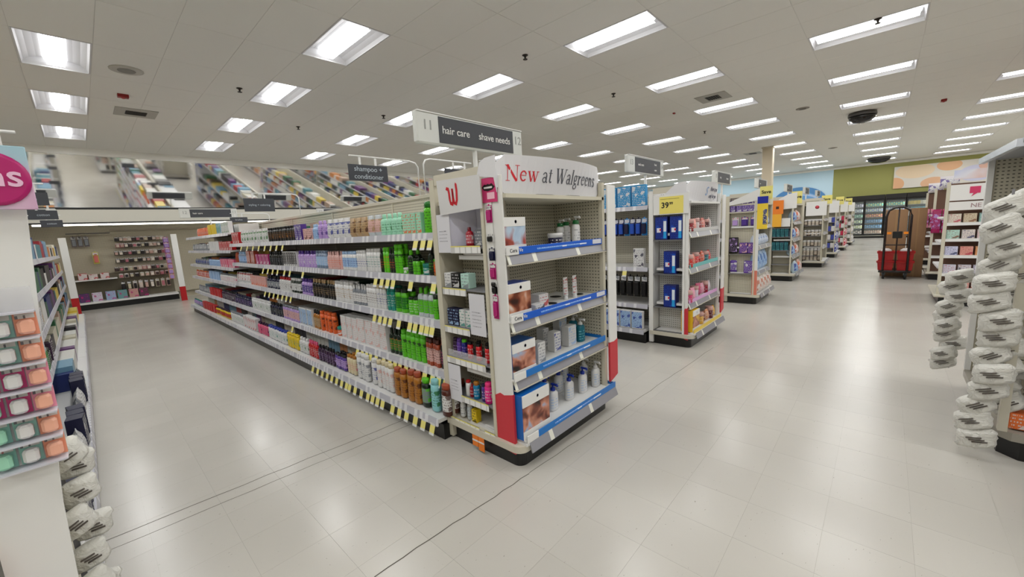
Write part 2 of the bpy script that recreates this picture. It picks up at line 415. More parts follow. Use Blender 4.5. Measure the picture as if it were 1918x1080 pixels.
fl = M().box(X0 - .2, X1 + .2, Y0 - .2, Y1 + .2, -.12, -.0012)
def floor_material():
    m = bpy.data.materials.new('vinyl_tile'); m.use_nodes = True
    nt = m.node_tree; b = nt.nodes['Principled BSDF']
    geo = nt.nodes.new('ShaderNodeNewGeometry'); P = geo.outputs['Position']
    n1 = nt.nodes.new('ShaderNodeTexNoise'); n1.inputs['Scale'].default_value = 1.3; n1.inputs['Detail'].default_value = 4
    n2 = nt.nodes.new('ShaderNodeTexNoise'); n2.inputs['Scale'].default_value = 38; n2.inputs['Detail'].default_value = 2
    mp = nt.nodes.new('ShaderNodeMapping'); mp.inputs['Scale'].default_value = (1, 2.6, 1); mp.inputs['Rotation'].default_value = (0, 0, .5)
    nt.links.new(P, mp.inputs['Vector']); nt.links.new(P, n1.inputs['Vector']); nt.links.new(mp.outputs[0], n2.inputs['Vector'])
    fleck = math_node(nt, 'GREATER_THAN', n2.outputs['Fac'], 0.735)
    oi = nt.nodes.new('ShaderNodeObjectInfo')
    base = mix_node(nt, n1.outputs['Fac'], (.735, .722, .695), (.795, .782, .755))
    base = mix_node(nt, math_node(nt, 'MULTIPLY', oi.outputs['Random'], .25), base, (.715, .70, .67))
    base = mix_node(nt, math_node(nt, 'MULTIPLY', fleck, .6), base, (.45, .42, .36))
    nt.links.new(base, b.inputs['Base Color'])
    mr = nt.nodes.new('ShaderNodeMapRange'); mr.inputs['To Min'].default_value = .16; mr.inputs['To Max'].default_value = .30
    nt.links.new(n1.outputs['Fac'], mr.inputs['Value']); nt.links.new(mr.outputs[0], b.inputs['Roughness'])
    bp = nt.nodes.new('ShaderNodeBump'); bp.inputs['Strength'].default_value = .06; bp.inputs['Distance'].default_value = .01
    n3 = nt.nodes.new('ShaderNodeTexNoise'); n3.inputs['Scale'].default_value = 5.0
    nt.links.new(P, n3.inputs['Vector']); nt.links.new(n3.outputs['Fac'], bp.inputs['Height']); nt.links.new(bp.outputs[0], b.inputs['Normal'])
    return m
FLOORM = floor_material()
floor = tag(part('floor', fl, mat((.66, .645, .60), .5)), kind='structure')
FT = 0.33125; gap = .0004
me_tile = M().box(gap, FT - gap, gap, FT - gap, -.0012, 0).mesh('floor_tile', FLOORM)
cells = []
for i in range(int((X1 - X0) / FT) + 1):
    for j in range(int((Y1 - Y0) / FT) + 1):
        x, y = X0 + i * FT, Y0 + j * FT
        cx, cy = x + FT / 2, y + FT / 2
        d = .7212 * cx + .6767 * cy; side = abs(.6774 * cx - .7336 * cy)
        vis = d > .7 and side < d * 1.32
        cells.append((math.hypot(cx, cy) if vis else 1000 + math.hypot(cx, cy), x, y))
cells.sort()
for c in cells[:290]: link('floor_tile', me_tile, floor, (c[1], c[2], 0))
ft = M()
for c in cells[290:]:
    x, y = c[1], c[2]; b = len(ft.v)
    ft.v += [(x + gap, y + gap, 0), (x + FT - gap, y + gap, 0), (x + FT - gap, y + FT - gap, 0), (x + gap, y + FT - gap, 0)]
    ft.face((b, b + 1, b + 2, b + 3))
tag(part('floor_tiles_beyond', ft, FLOORM, floor), kind='stuff')
# cracks in the tiles: thin dark open joints where the slab has moved
def crack(pts, w):
    m = M()
    for i in range(len(pts) - 1):
        (xa, ya), (xb, yb) = pts[i], pts[i + 1]
        dx, dy = xb - xa, yb - ya; q = math.hypot(dx, dy); nx, ny = -dy / q * w, dx / q * w
        b = len(m.v)
        m.v += [(xa + nx, ya + ny, .0006), (xa - nx, ya - ny, .0006), (xb - nx, yb - ny, .0006), (xb + nx, yb + ny, .0006)]
        m.face((b, b + 1, b + 2, b + 3))
    return part('cracked_joint', m, mat((.33, .31, .27), .8), floor)
def wob(p, q, n=14, a=.006):
    return [(p[0] + (q[0] - p[0]) * i / n + random.uniform(-a, a), p[1] + (q[1] - p[1]) * i / n + random.uniform(-a, a)) for i in range(n + 1)]
crack(wob((-.14, 3.09), (1.72, 2.98)), .0030)
crack(wob((-.12, 2.97), (1.72, 2.86)), .0022)
crack(wob((.72, 1.68), (1.80, 1.62)), .0032)
crack(wob((1.80, 1.62), (5.2, 1.48), 24), .0022)

# ceiling: slab above, 2x4 lay-in tiles below with fine joints
ceil = tag(part('ceiling', M().box(X0 - .2, X1 + .2, Y0 - .2, Y1 + .2, H + .16, H + .25), mat((.30, .30, .29), .8)), kind='structure')
CT = mat((.925, .92, .90), .85, name='ceiling_tile_paint')
JT = mat((.86, .85, .83), .8)
lights_c = {(round(x, 2), round(y, 2)) for x in LX for y in LY}
gx0 = LX[0] - PX / 2 - 6 * PX; gy0 = LY[0] - PY / 2 - 2 * PY
tiles = []
nx = int((X1 - gx0) / PX) + 1; ny = int((Y1 - gy0) / PY) + 1
for i in range(nx):
    for j in range(ny):
        cx, cy = gx0 + (i + .5) * PX, gy0 + (j + .5) * PY
        if (round(cx, 2), round(cy, 2)) in lights_c: continue
        if cx < X0 - .4 or cx > X1 + .3 or cy < Y0 - .6 or cy > Y1 + .5: continue
        d = .7212 * cx + .6767 * cy; side = abs(.6774 * cx - .7336 * cy)
        vis = d > 1.5 and side < d * 1.35
        tiles.append((math.hypot(cx, cy) if vis else 1000 + math.hypot(cx, cy), cx, cy))
tiles.sort()
tm = M().box(-PX / 2 + .0025, PX / 2 - .0025, -PY / 2 + .0025, PY / 2 - .0025, 0, .014).mesh('ceiling_tile', CT)
for t in tiles[:290]: link('ceiling_tile', tm, ceil, (t[1], t[2], H))
tb = M()
for t in tiles[290:]: tb.box(t[1] - PX / 2 + .004, t[1] + PX / 2 - .004, t[2] - PY / 2 + .004, t[2] + PY / 2 - .004, H, H + .014)
tag(part('ceiling_tiles_beyond', tb, CT, ceil), kind='stuff')
# grid of tees seen in the joints (recessed a little)
gr = M()
for i in range(nx + 1):
    x = gx0 + i * PX
    gr.box(x - .005, x + .005, Y0, Y1, H + .004, H + .01)
for j in range(ny + 1):
    y = gy0 + j * PY
    if y < Y0: continue
    gr.box(X0, X1, y - .005, y + .005, H + .003, H + .009)
# (tees are cut open at the fixtures: the diffusers hang below them)
part('ceiling_grid', gr, JT, ceil)

def wall(name, x0, x1, y0, y1, m, z1=H + .16): return tag(part(name, M().box(x0, x1, y0, y1, 0, z1), m), kind='structure')
CREAMW = mat((.80, .77, .68), .6)
wall('wall_back', X0 - .2, X1, Y1, Y1 + .2, CREAMW)
wall('wall_front', X0 - .2, X1, Y0 - .2, Y0, CREAMW)
wall('wall_left', X0 - .2, X0, Y0, Y1, CREAMW)
wr = wall('wall_right', X1, X1 + .2, Y0, 2.42, mat((.60, .60, .34), .6))
wall('wall_right_blue', X1, X1 + .2, 2.42, Y1, mat((.76, .87, .935), .6))
# white cove strip under the ceiling
tr = M().box(X1 - .06, X1, Y0, 14.8, H - .13, H - .01); tag(part('trim_1', tr, mat((.96, .96, .95), .4)), kind='structure')
tr = M().box(X0, X1, 14.78, 14.88, H - .16, H - .001); tag(part('trim_2', tr, mat((.97, .965, .95), .3)), kind='structure')

# ---------------------------------------------------------------- light fixtures
def light_meshes():
    fr = M()   # flat frame + sloped white reflector
    hw, hl = PX / 2 - .003, PY / 2 - .003
    o = [(-hw, -hl), (hw, -hl), (hw, hl), (-hw, hl)]
    def ring(a, b, z): return [(-a, -b, z), (a, -b, z), (a, b, z), (-a, b, z)]
    fr.loft([ring(hw, hl, .0), ring(hw - .018, hl - .018, -.003), ring(hw - .02, hl - .02, .004)], cap0=False, cap1=False, sm=False)
    prof = [(hw - .02, hl - .02, .004), (hw - .035, hl - .03, .045), (hw - .09, hl - .035, .085), (.17, hl - .04, .105), (.115, hl - .045, .108)]
    fr.loft([ring(*p) for p in prof], cap0=False, cap1=True, sm=False)
    df = M()   # half-round basket lens
    n = 8; L = hl - .06; r = []
    for k, (yy, sc) in enumerate(((-L, .6), (-L + .03, 1), (L - .03, 1), (L, .6))):
        r.append([(.115 * math.cos(PI * i / n) * (1 if sc == 1 else .9), yy, .104 - .085 * sc * math.sin(PI * i / n)) for i in range(n + 1)])
    df.loft(r, sm=True, closed=False)
    bt = M().box(-.085, .085, -L + .02, L - .02, .0135, .0200, 1)   # flat luminous strip under the basket; only its underside glows
    bt.m[0] = 0
    return fr, df, bt
fr, df, bt = light_meshes()
FRM = mat((.85, .85, .86), .4)
me_fr = fr.mesh('light_frame', FRM)
me_df = df.mesh('diffuser', mat((1, 1, 1), .5, emit=LAMP * .07, name='lamp_side_glow'))
me_bt = bt.mesh('led_strip', [mat((.999, .999, .99), .5, emit=LAMP, name='lamp_glow'), FRM])
ORD = 'first second third fourth fifth sixth seventh eighth ninth tenth eleventh twelfth thirteenth fourteenth fifteenth sixteenth seventeenth eighteenth nineteenth twentieth'.split()
def ordn(i): return ORD[i] if i < len(ORD) else str(i + 1) + 'th'
XN = {0: 'left of the camera aisle'}
for i, x in enumerate(LX):
    for j, y in enumerate(LY):
        d = .7212 * x + .6767 * y
        seen = d > 1.5 and abs(.6774 * x - .7336 * y) < d * 1.33
        if not seen and (x > 16 or y < -7.5): pass
        t = thing('ceiling_light', f'recessed ceiling troffer, {ordn(i)} across from the store left side, {ordn(len(LY)-1-j)} out from the mirrored wall', 'light', (x, y, H), 0, 'recessed ceiling troffers')
        link('reflector', me_fr, t); link('diffuser', me_df, t); link('led_strip', me_bt, t)

# sprinklers, vents, detectors, domes
def sprinkler(x, y, lab):
    m = M().lathe([(.045, 0), (.045, -.006), (.02, -.012), (.012, -.04), (.012, -.055), (.035, -.058), (.035, -.062)], 10)
    tag(part('sprinkler_head', m, mat((.22, .20, .18), .5, .5), loc=(x, y, H - .001)), lab, 'sprinkler', 'ceiling sprinkler heads')
for x, y, l in [(4.93, 4.10, 'dark sprinkler head in the upper middle of the ceiling above the aisle sign'), (7.66, 4.13, 'small sprinkler head right of the aisle sign'),
                (2.19, 8.02, 'sprinkler head left of the second row of lamps'), (4.84, 8.05, 'sprinkler head just left of the hair care sign'),
                (7.81, .24, 'sprinkler head beside the large lamp at upper right'), (13.1, 4.1, 'tiny sprinkler head right of the second aisle sign'),
                (3.77, 9.92, 'flat dark sprinkler head above the shampoo sign')]: sprinkler(x, y, l)
def vent(x, y, lab):
    t = thing('air_vent', lab, 'vent', (x, y, H - .004)); t['group'] = 'ceiling air vents'
    part('plate', M().bbox(-.3, .3, -.3, .3, -.006, .002), mat((.70, .69, .66), .5), t)
    part('grille_opening', M().box(-.15, .15, -.13, .13, -.009, -.005), mat((.10, .10, .10), .7), t)
    for k in range(6):
        part('louver', M().box(-.14, .14, -.012, .012, -.002, .002).xf(Matrix.Translation((0, -.11 + k * .044, -.012)) @ Matrix.Rotation(.6, 4, 'X')), mat((.45, .44, .42), .5), t)
vent(1.1, 10.55, 'square air vent near the left lamps'); vent(9.68, 2.87, 'air vent with dark louvers beside a middle lamp')
vent(19.5, 4.2, 'far air vent near the support column')
def disc(x, y, r, col, lab, cat, nm):
    t = thing(nm, lab, cat, (x, y, H))
    part('rim', M().lathe([(r, 0), (r, -.008), (r * .85, -.014)], 20), mat(col, .5), t)
    part('centre', M().lathe([(r * .55, -.012), (r * .5, -.022)], 16), mat(tuple(c * .75 for c in col), .6), t)
disc(.83, 8.14, .19, (.74, .73, .70), 'round flush ceiling speaker near the left lamps', 'speaker', 'ceiling_speaker')
disc(12.62, 1.67, .14, (.55, .52, .48), 'round brown ceiling sensor right of the column', 'sensor', 'ceiling_sensor')
disc(21.4, 1.75, .15, (.55, .52, .48), 'far round ceiling sensor before the green wall', 'sensor', 'ceiling_sensor')
for x, y, l in [(.86, 9.44, 'red ceiling fire strobe near the left lamps'), (14.83, -.87, 'red ceiling fire strobe at right'), (10.2, 3.9, 'tiny red ceiling strobe above the curved header')]:
    t = thing('fire_strobe', l, 'alarm', (x, y, H))
    s = 1 if x != 10.2 else .5
    part('housing', M().bbox(-.07 * s, .07 * s, -.05 * s, .05 * s, -.05 * s, 0), mat((.55, .08, .08), .4), t)
    part('lens', M().lathe([(.03 * s, -.05 * s), (.02 * s, -.065 * s)], 8), mat((.75, .35, .35), .2), t)
for x, y, r, l in [(14.6, .62, .30, 'large dark security camera dome hanging under the lamps'), (27.95, .42, .45, 'far dark security camera dome at the green wall')]:
    t = thing('security_dome', l, 'security camera', (x, y, H - .006))
    part('base', M().lathe([(r * .95, 0), (r, -.05), (r, -.09)], 20), mat((.30, .29, .29), .4), t)
    part('dome', M().lathe([(r * .97, -.09), (r * .9, -.16), (r * .6, -.24), (r * .2, -.27), (.001, -.275)], 20), mat((.06, .055, .06), .08), t)

# ---------------------------------------------------------------- support column
t = thing('support_column', 'square cream support column rising behind the yellow save flag', 'column', (18.45, 3.45, 0))
part('shaft', M().bbox(-.17, .17, -.17, .17, 0, H, .02), mat((.84, .79, .70), .5), t)
part('collar', M().bbox(-.20, .20, -.20, .20, H - .05, H, .01), mat((.84, .80, .72), .5), t)

# ---------------------------------------------------------------- mirrored bulkhead over the back wall
A10 = math.radians(10)
t = thing('bulkhead_mirror', 'long tilted mirror band under the ceiling reflecting the aisles', 'mirror', (0, 14.85, H))
MIR = mat((.95, .95, .95), .004, 1.0, name='mirror_glass')
zt, zb = H - .1, 2.72
yt = 14.85 + .1 * math.tan(A10); yb = 14.85 + (H - zb) * math.tan(A10)
x = X0; k = 0
while x < 24:
    xe = min(x + 4.0, 24)
    m = M().prism_x([(yt, zt), (yb, zb), (yb + .02, zb), (yt + .02, zt)], x + .0012, xe - .0012)
    o = part('mirror_pane', m, MIR, t); o.location = (0, -14.85, -H)
    x = xe
m = M().prism_x([(yt + .03, H), (yb + .03, zb), (Y1, zb), (Y1, H)], X0, 24); o = part('backing', m, mat((.55, .53, .48), .6), t); o.location = (0, -14.85, -H)
tag(part('trim_3', M().box(X0, 24, yb - .035, yb + .08, zb - .045, zb + .002), BLACK), kind='structure')
tag(part('trim_4', M().box(X0, 24, 14.92, 15.2, 2.34, zb - .06), mat((.83, .82, .78), .5)), kind='structure')
tag(part('trim_5', M().box(X0, 24, 14.90, 15.2, 2.305, 2.34), BLACK), kind='structure')

# ---------------------------------------------------------------- products (local: front faces -y, base at z=0)
def sup(w, d, z, e=.75, n=12):
    r = []
    for j in range(n):
        a = 2 * PI * (j + .5) / n; c, s_ = math.cos(a), math.sin(a)
        r.append((w / 2 * math.copysign(abs(c) ** e, c), d / 2 * math.copysign(abs(s_) ** e, s_), z))
    return r
def front_mats(lo, hi, n=12):
    return lambda i, j: 1 if lo <= i < hi and n // 2 <= j < n else 0
def shape(kind, w, d, h):
    """list of (part name, M, material roles)"""
    if kind == 'bottle':
        hb = h * .80
        b = M().loft([sup(w * .9, d * .9, 0), sup(w, d, .02 * h), sup(w, d, .14 * h), sup(w, d, .60 * h), sup(w * .97, d * .97, hb * .86), sup(w * .75, d * .75, hb * .95), sup(w * .42, d * .45, hb)], mats=front_mats(2, 3))
        c = M().lathe([(w * .21, hb - .002), (w * .23, hb + .004), (w * .21, h - .004), (w * .15, h)], 10)
        return [('body', b, (0, 2)), ('cap', c, (1,))]
    if kind == 'flip':
        hb = h * .84
        b = M().loft([sup(w * .9, d * .9, 0), sup(w, d, .02 * h), sup(w, d, .16 * h), sup(w, d, .66 * h), sup(w * .93, d * .93, hb)], mats=front_mats(2, 3))
        c = M().loft([sup(w * .90, d * .90, hb - .001, 1), sup(w * .90, d * .90, h * .97, 1), sup(w * .78, d * .78, h, 1)])
        return [('body', b, (0, 2)), ('cap', c, (1,))]
    if kind == 'pump':
        hb = h * .72
        b = M().loft([sup(w * .9, d * .9, 0), sup(w, d, .02 * h), sup(w, d, .12 * h), sup(w, d, .52 * h), sup(w * .97, d * .97, hb * .88), sup(w * .7, d * .7, hb * .97), sup(w * .4, d * .45, hb)], mats=front_mats(2, 3))
        c = M().lathe([(w * .2, hb - .002), (w * .22, hb + .004), (w * .2, hb + .10 * h), (w * .08, hb + .11 * h), (w * .07, h * .93)], 10)
        c.bbox(-w * .12, w * .12, -w * .5, w * .14, h * .925, h * .985, .003)
        c.box(-w * .05, w * .05, -w * .55, -w * .44, h * .895, h * .96)
        return [('body', b, (0, 2)), ('pump_head', c, (1,))]
    if kind == 'spray':
        hb = h * .80
        b = M().lathe([(w * .46, 0), (w * .5, .01 * h), (w * .5, .14 * h), (w * .5, .66 * h), (w * .49, hb * .97), (w * .40, hb)], 12, mats=front_mats(2, 3))
        c = M().lathe([(w * .43, hb - .002), (w * .43, h * .95), (w * .34, h * .99), (.0005, h)], 12)
        return [('body', b, (0, 2)), ('cap', c, (1,))]
    if kind == 'tube':
        c = M().lathe([(w * .33, 0), (w * .35, .003), (w * .33, h * .17)], 10)
        b = M().loft([sup(w * .72, d * .8, h * .165), sup(w * .9, d * .8, h * .22), sup(w * .96, d * .6, h * .4), sup(w, d * .35, h * .8), sup(w, d * .06, h * .93), sup(w, d * .05, h)], mats=front_mats(1, 4))
        return [('body', b, (0, 2)), ('cap', c, (1,))]
    if kind == 'jar':
        hb = h * .68
        b = M().lathe([(w * .44, 0), (w * .49, .03 * h), (w * .49, .15 * h), (w * .49, .6 * h), (w * .46, hb)], 14, mats=front_mats(2, 3, 14))
        c = M().lathe([(w * .5, hb - .001), (w * .5, h * .97), (w * .47, h)], 14)
        return [('body', b, (0, 2)), ('lid', c, (1,))]
    if kind == 'carton':
        b = M().bbox(-w / 2, w / 2, -d / 2, d / 2, 0, h, .002)
        l = M().box(-w * .47, w * .47, -d / 2 - .0012, -d / 2 + .0005, h * .05, h * .95)
        return [('body', b, (0,)), ('front_print', l, (2,))]
    if kind == 'pouch':
        rg = []
        for t, k in ((0, .12), (.03, .35), (.18, 1), (.5, .95), (.8, .6), (.93, .15), (1, .08)):
            rg.append([(x * (1 - .05 * math.sin(PI * t)), y * k, h * t) for x, y, z in sup(w, d * .9, 0, .9)])
        b = M().loft(rg, mats=front_mats(2, 4))
        c = M().box(-w * .47, w * .47, -.0022, .0022, h * .93, h * 1.0)
        return [('body', b, (0, 2)), ('seal_strip', c, (1,))]
    if kind == 'hang':   # blister pack on a backing card with a peg hole tab
        b = M().prism_y([(-w / 2, 0), (w / 2, 0), (w / 2, h * .93), (w * .12, h * .93), (w * .10, h), (-w * .10, h), (-w * .12, h * .93), (-w / 2, h * .93)], 0, .003)
        c = M().bbox(-w * .36, w * .36, -d, 0, h * .10, h * .66, .006)
        return [('card', b, (0,)), ('bubble', c, (1,)), ('header_print', M().box(-w * .42, w * .42, -.0012, .0002, h * .70, h * .90), (2,))]
    if kind == 'roll':   # plump wrapped bundle hung on a clip strip
        rg = []; rq = random.Random(int(w * 9973) + int(h * 7919))
        for t, k in ((0, .25), (.06, .7), (.2, 1), (.38, .86), (.5, .98), (.64, .84), (.8, .95), (.93, .6), (1, .2)):
            rg.append([(x * (.55 + .45 * k) * rq.uniform(.93, 1.04) + w * .12 * (t - .5), y * k * rq.uniform(.88, 1.08), h * t + (rq.uniform(-.03, .03) * h if 0 < t < 1 else 0)) for x, y, z in sup(w, d, 0, .95, 14)])
        b = M().loft(rg)
        c = M()
        for q in (.34, .45, .56):
            c.box(-w * (.10 + .5 * (q - .34)), w * (.26 - .5 * (q - .34)), -d * .50 - .001, -d * .42, h * (q + .05), h * (q + .085))
        return [('wrapped_body', b, (0,)), ('printed_stripes', c, (1,))]
NAMES = dict(bottle=('shampoo_bottle', 'bottle'), flip=('flip_top_bottle', 'bottle'), pump=('pump_bottle', 'bottle'), spray=('spray_can', 'can'),
             tube=('squeeze_tube', 'tube'), jar=('cream_jar', 'jar'), carton=('carton', 'box'), pouch=('refill_pouch', 'pouch'), hang=('hanging_pack', 'pack'), roll=('wrapped_bundle', 'bundle'))
PM = {}
def pcol(c): return tuple(c) if not isinstance(c, str) else KOL[c]
SHINY = dict(bottle=.28, flip=.3, pump=.3, spray=.2, tube=.35, jar=.3, carton=.45, pouch=.25, hang=.4, roll=.55)
WRAP = mat((.86, .855, .83), .5, name='crinkled_wrap')
def _crinkle(m):
    nt = m.node_tree; b = nt.nodes['Principled BSDF']
    tc = nt.nodes.new('ShaderNodeTexCoord'); n = nt.nodes.new('ShaderNodeTexNoise'); n.inputs['Scale'].default_value = 22; n.inputs['Detail'].default_value = 3; n.inputs['Distortion'].default_value = 1.2
    nt.links.new(tc.outputs['Object'], n.inputs['Vector'])
    bp = nt.nodes.new('ShaderNodeBump'); bp.inputs['Strength'].default_value = .9; bp.inputs['Distance'].default_value = .02
    nt.links.new(n.outputs['Fac'], bp.inputs['Height']); nt.links.new(bp.outputs[0], b.inputs['Normal'])
_crinkle(WRAP)
def product(kind, w, d, h, cols, loc, face, label, group, name=None, cat=None, jitter=0.0, parts=True):
    cols = tuple(pcol(c) for c in cols)
    w, d, h = round(w, 3), round(d, 3), round(h, 3)
    key = (kind, w, d, h, cols)
    if key not in PM:
        r = SHINY[kind]
        mm = [WRAP if kind == 'roll' else mat(cols[0], r), mat(cols[1], r + .05), print_mat(cols[2], cols[3])]
        PM[key] = [(pn, m.mesh(pn, [mm[i] for i in roles])) for pn, m, roles in shape(kind, w, d, h)]
    lst = PM[key]
    nm, ct = NAMES[kind]
    a = {'-y': 0, '-x': -PI / 2, '+y': PI, '+x': PI / 2}[face] if isinstance(face, str) else face
    root = link(name or nm, lst[0][1], None, loc, a + random.uniform(-jitter, jitter))
    tag(root, label, cat or ct, group)
    if parts:
        for pn, me in lst[1:]: link(pn, me, root)
    return root

# ---------------------------------------------------------------- shelving
def price_tag_mesh():
    m = M()
    m.box(-.030, .030, -.004, 0, -.012, .006, 1)
    m.add(M().box(-.030, .030, -.0012, 0, -.066, -.002, 0), Matrix.Rotation(-.30, 4, 'X'))
    m.add(M().box(-.030, .030, -.0018, -.0008, -.084, -.066, 1), Matrix.Rotation(-.30, 4, 'X'))
    return m.mesh('price_tag', [YEL, WHITE])
ME_TAG = price_tag_mesh()
ME_CHIP = M().box(-.028, .028, -.0022, 0, -.018, .018, 0).mesh('price_label', mat((.90, .89, .84), .5))
SH = {}
def gondola(label, x0, x1, y0, y1, shelf_z, secs, face='both', detail=True, top=1.97, base_out=.13, up=.0):
    """two-sided aisle rack. shelves run along y. x0/x1: front planes of the shelves"""
    xm = (x0 + x1) / 2
    t = thing('aisle_gondola', label, 'shelving', (xm, (y0 + y1) / 2, 0), 0, 'aisle gondolas')
    off = Vector((-xm, -(y0 + y1) / 2, 0))
    def P_(n, m, mt, par=None):
        o = part(n, m, mt, par or t)
        if par is None: o.location = off
        return o
    xb0, xb1 = x0 - base_out, x1 + base_out
    P_('kick_plate', M().box(xb0 + .05, xb1 - .05, y0, y1, 0, .125), BLACK)
    ys = [y0 + (y1 - y0) * i / secs for i in range(secs + 1)]
    for i in range(secs):
        P_('back_panel', M().box(xm - .02, xm + .02, ys[i] + .006, ys[i + 1] - .006, .13, top - .03), PEG)
    for y in ys:
        P_('upright', M().box(xm - .028, xm + .028, y - .016, y + .016, .125, top), BEIGE)
    P_('top_cap', M().bbox(xm - .035, xm + .035, y0, y1, top - .03, top + .005, .004), CREAM)
    sides = ((-1, x0, xb0), (1, x1, xb1)) if face == 'both' else ((-1, x0, xb0),)
    for sg, xf_, xb in sides:
        for i in range(secs):
            a, b = ys[i] + .004, ys[i + 1] - .004
            for z in list(shelf_z) + ['base']:
                xe = xf_ if z != 'base' else xb
                zz = z if z != 'base' else .18
                m = M()
                lo, hi = sorted((xm - sg * -.025, xe + sg * -.012))
                m.box(lo, hi, a, b, zz - .03, zz)
                s_ = P_('shelf', m, SHELF)
                # price channel: leaning front lip
                q = sg
                lip = M().prism_y([(xe - q * .012, zz + .004), (xe - q * .004, zz + .004), (xe + q * .006, zz - .052), (xe - q * .006, zz - .052)], a, b)
                link('price_channel', lip.mesh('price_channel', RAIL), s_)
                SH.setdefault((round(x0, 1), sg, z), []).append((s_, a, b))
    return t, off

# ---------------------------------------------------------------- endcap fixture (faces the main aisle, -y)
def header_shape(w, z0, z1, b0, b1, n=20, th=.008, ins=0.0):
    m = M(); rings = []
    def yy(t, z): 
        k = (z - z0) / (z1 - z0)
        return .03 - (b0 + (b1 - b0) * k) * math.sin(PI * t) ** .8
    cr = .05
    for i in range(n + 1):
        t = i / n; x = t * w
        lo, hi = z0, z1
        e = min(x, w - x)
        if e < cr: hi = z1 - (cr - math.sqrt(max(0, cr * cr - (cr - e) ** 2))) * 1.0; lo = z0 + (cr - math.sqrt(max(0, cr * cr - (cr - e) ** 2))) * .8
        rings.append([(x, yy(t, lo), lo), (x, yy(t, hi), hi), (x, yy(t, hi) + th, hi), (x, yy(t, lo) + th, lo)])
    m.loft(rings, sm=False)
    return m, yy
def endcap(label, x0, yf, w=1.19, shelf_z=(1.435, 1.0, .61), wing_z=(1.495, 1.2, .915, .68, .385), wing='shelf', header=True, peg=PEG, white=False, panels=True, low_front=.06, wy0=.19, wy1=.66):
    t = thing('endcap_display', label, 'display stand', (x0 + w / 2, yf + .35, 0), 0, 'endcap displays')
    off = Vector((-w / 2, -.35, 0))      # local frame: x 0..w, y 0 = front
    def P_(n, m, mt, par=None):
        o = part(n, m, mt, par or t)
        if par is None: o.location = off
        return o
    FR = WHITE if white else BEIGE
    def rr(a, b, c, d, r):   # plan with rounded front corners
        return arc(a + r, c + r, r, r, 180, 270, 6) + arc(b - r, c + r, r, r, 270, 360, 6) + [(b, d), (a, d)]
    R_ = wy1 + .04
    P_('kick_plate', M().prism(rr(.03, w - .0, -.02, R_, .06), 0, .128), BLACK)
    P_('base_deck', M().prism(rr(-.02, w + .03, -low_front - .01, R_, .07), .128, .175), CREAM)
    bk = min(.48, wy1 - .03)
    P_('back_panel', M().box(.22, w - .01, bk, bk + .015, .175, 1.90), peg)
    P_('side_panel', M().box(w - .02, w - .003, -.0, bk, .175, 1.93), peg)
    P_('inner_partition', M().box(.215, .235, wy0, wy1, .175, 1.93), peg)
    P_('wing_cheek', M().box(.012, .215, wy0 - .012, wy0, .175, 1.90), WHITE if white else CREAM) if wing == 'shelf' else None
    P_('upright', M().box(w - .035, w, -.02, .012, .13, 1.93), FR)
    P_('upright', M().box(-.005, .04, wy1 - .0, wy1 + .055, .02, 1.97), FR)
    P_('upright', M().box(-.003, .03, wy0 - .025, wy0, .13, 1.95), FR)
    P_('rear_panel', M().box(.03, w, wy1 + .01, R_, .13, 1.96), FR)
    P_('top_panel', M().box(.02, w - .01, -.02, R_ - .01, 1.79, 1.815), FR)
    P_('top_riser', M().box(.0, .02, wy0 + .0, wy1, 1.93, 2.0), CREAM)
    if panels:
        P_('flank_panel', M().bbox(.008, .024, .005, wy0 - .025, .40, 1.93, .004), WHITE)
        f_ = wy0 - .025
        fr = M().prism_x([(.003, .10), (f_, .115), (f_, .485), (f_ * .72, .51), (f_ * .5, .50), (.003, .52)], .005, .026)
        P_('red_flank_foot', fr, RED)
        P_('front_flange', M().bbox(w - .0, w + .13, -.05, -.035, .58, 1.91, .004), WHITE)
        P_('red_flange_foot', M().prism_y([(w, .235), (w + .13, .275), (w + .13, .60), (w + .07, .585), (w, .59)], -.052, -.034), RED)
    for z in shelf_z:
        s_ = P_('shelf', M().box(.03, w - .025, .0, bk - .005, z - .03, z), SHELF)
        m = M().prism_x([(.005, z), (.0, z), (-.022, z - .058), (-.016, z - .06)], .02, w + .02)
        link('price_channel', m.mesh('price_channel', RAILX), s_)
        P_('channel_lip', M().box(.02, w + .02, -.03, .0, z - .066, z - .060), CREAM)
    m = M().prism_x([(-low_front - .015, .19), (-low_front - .02, .19), (-low_front - .045, .125), (-low_front - .035, .12)], .06, w + .03)
    P_('price_channel', m, RAILX)
    P_('base_shelf', M().box(.03, w, -low_front - .02, bk, .172, .19), SHELF)
    ws = []
    if wing == 'shelf':
        for z in wing_z:
            s_ = P_('wing_shelf', M().box(.0, .215, wy0, wy1, z - .012, z), GREY if not white else mat((.42, .42, .43), .5))
            ws.append(s_)
    return t, P_, off
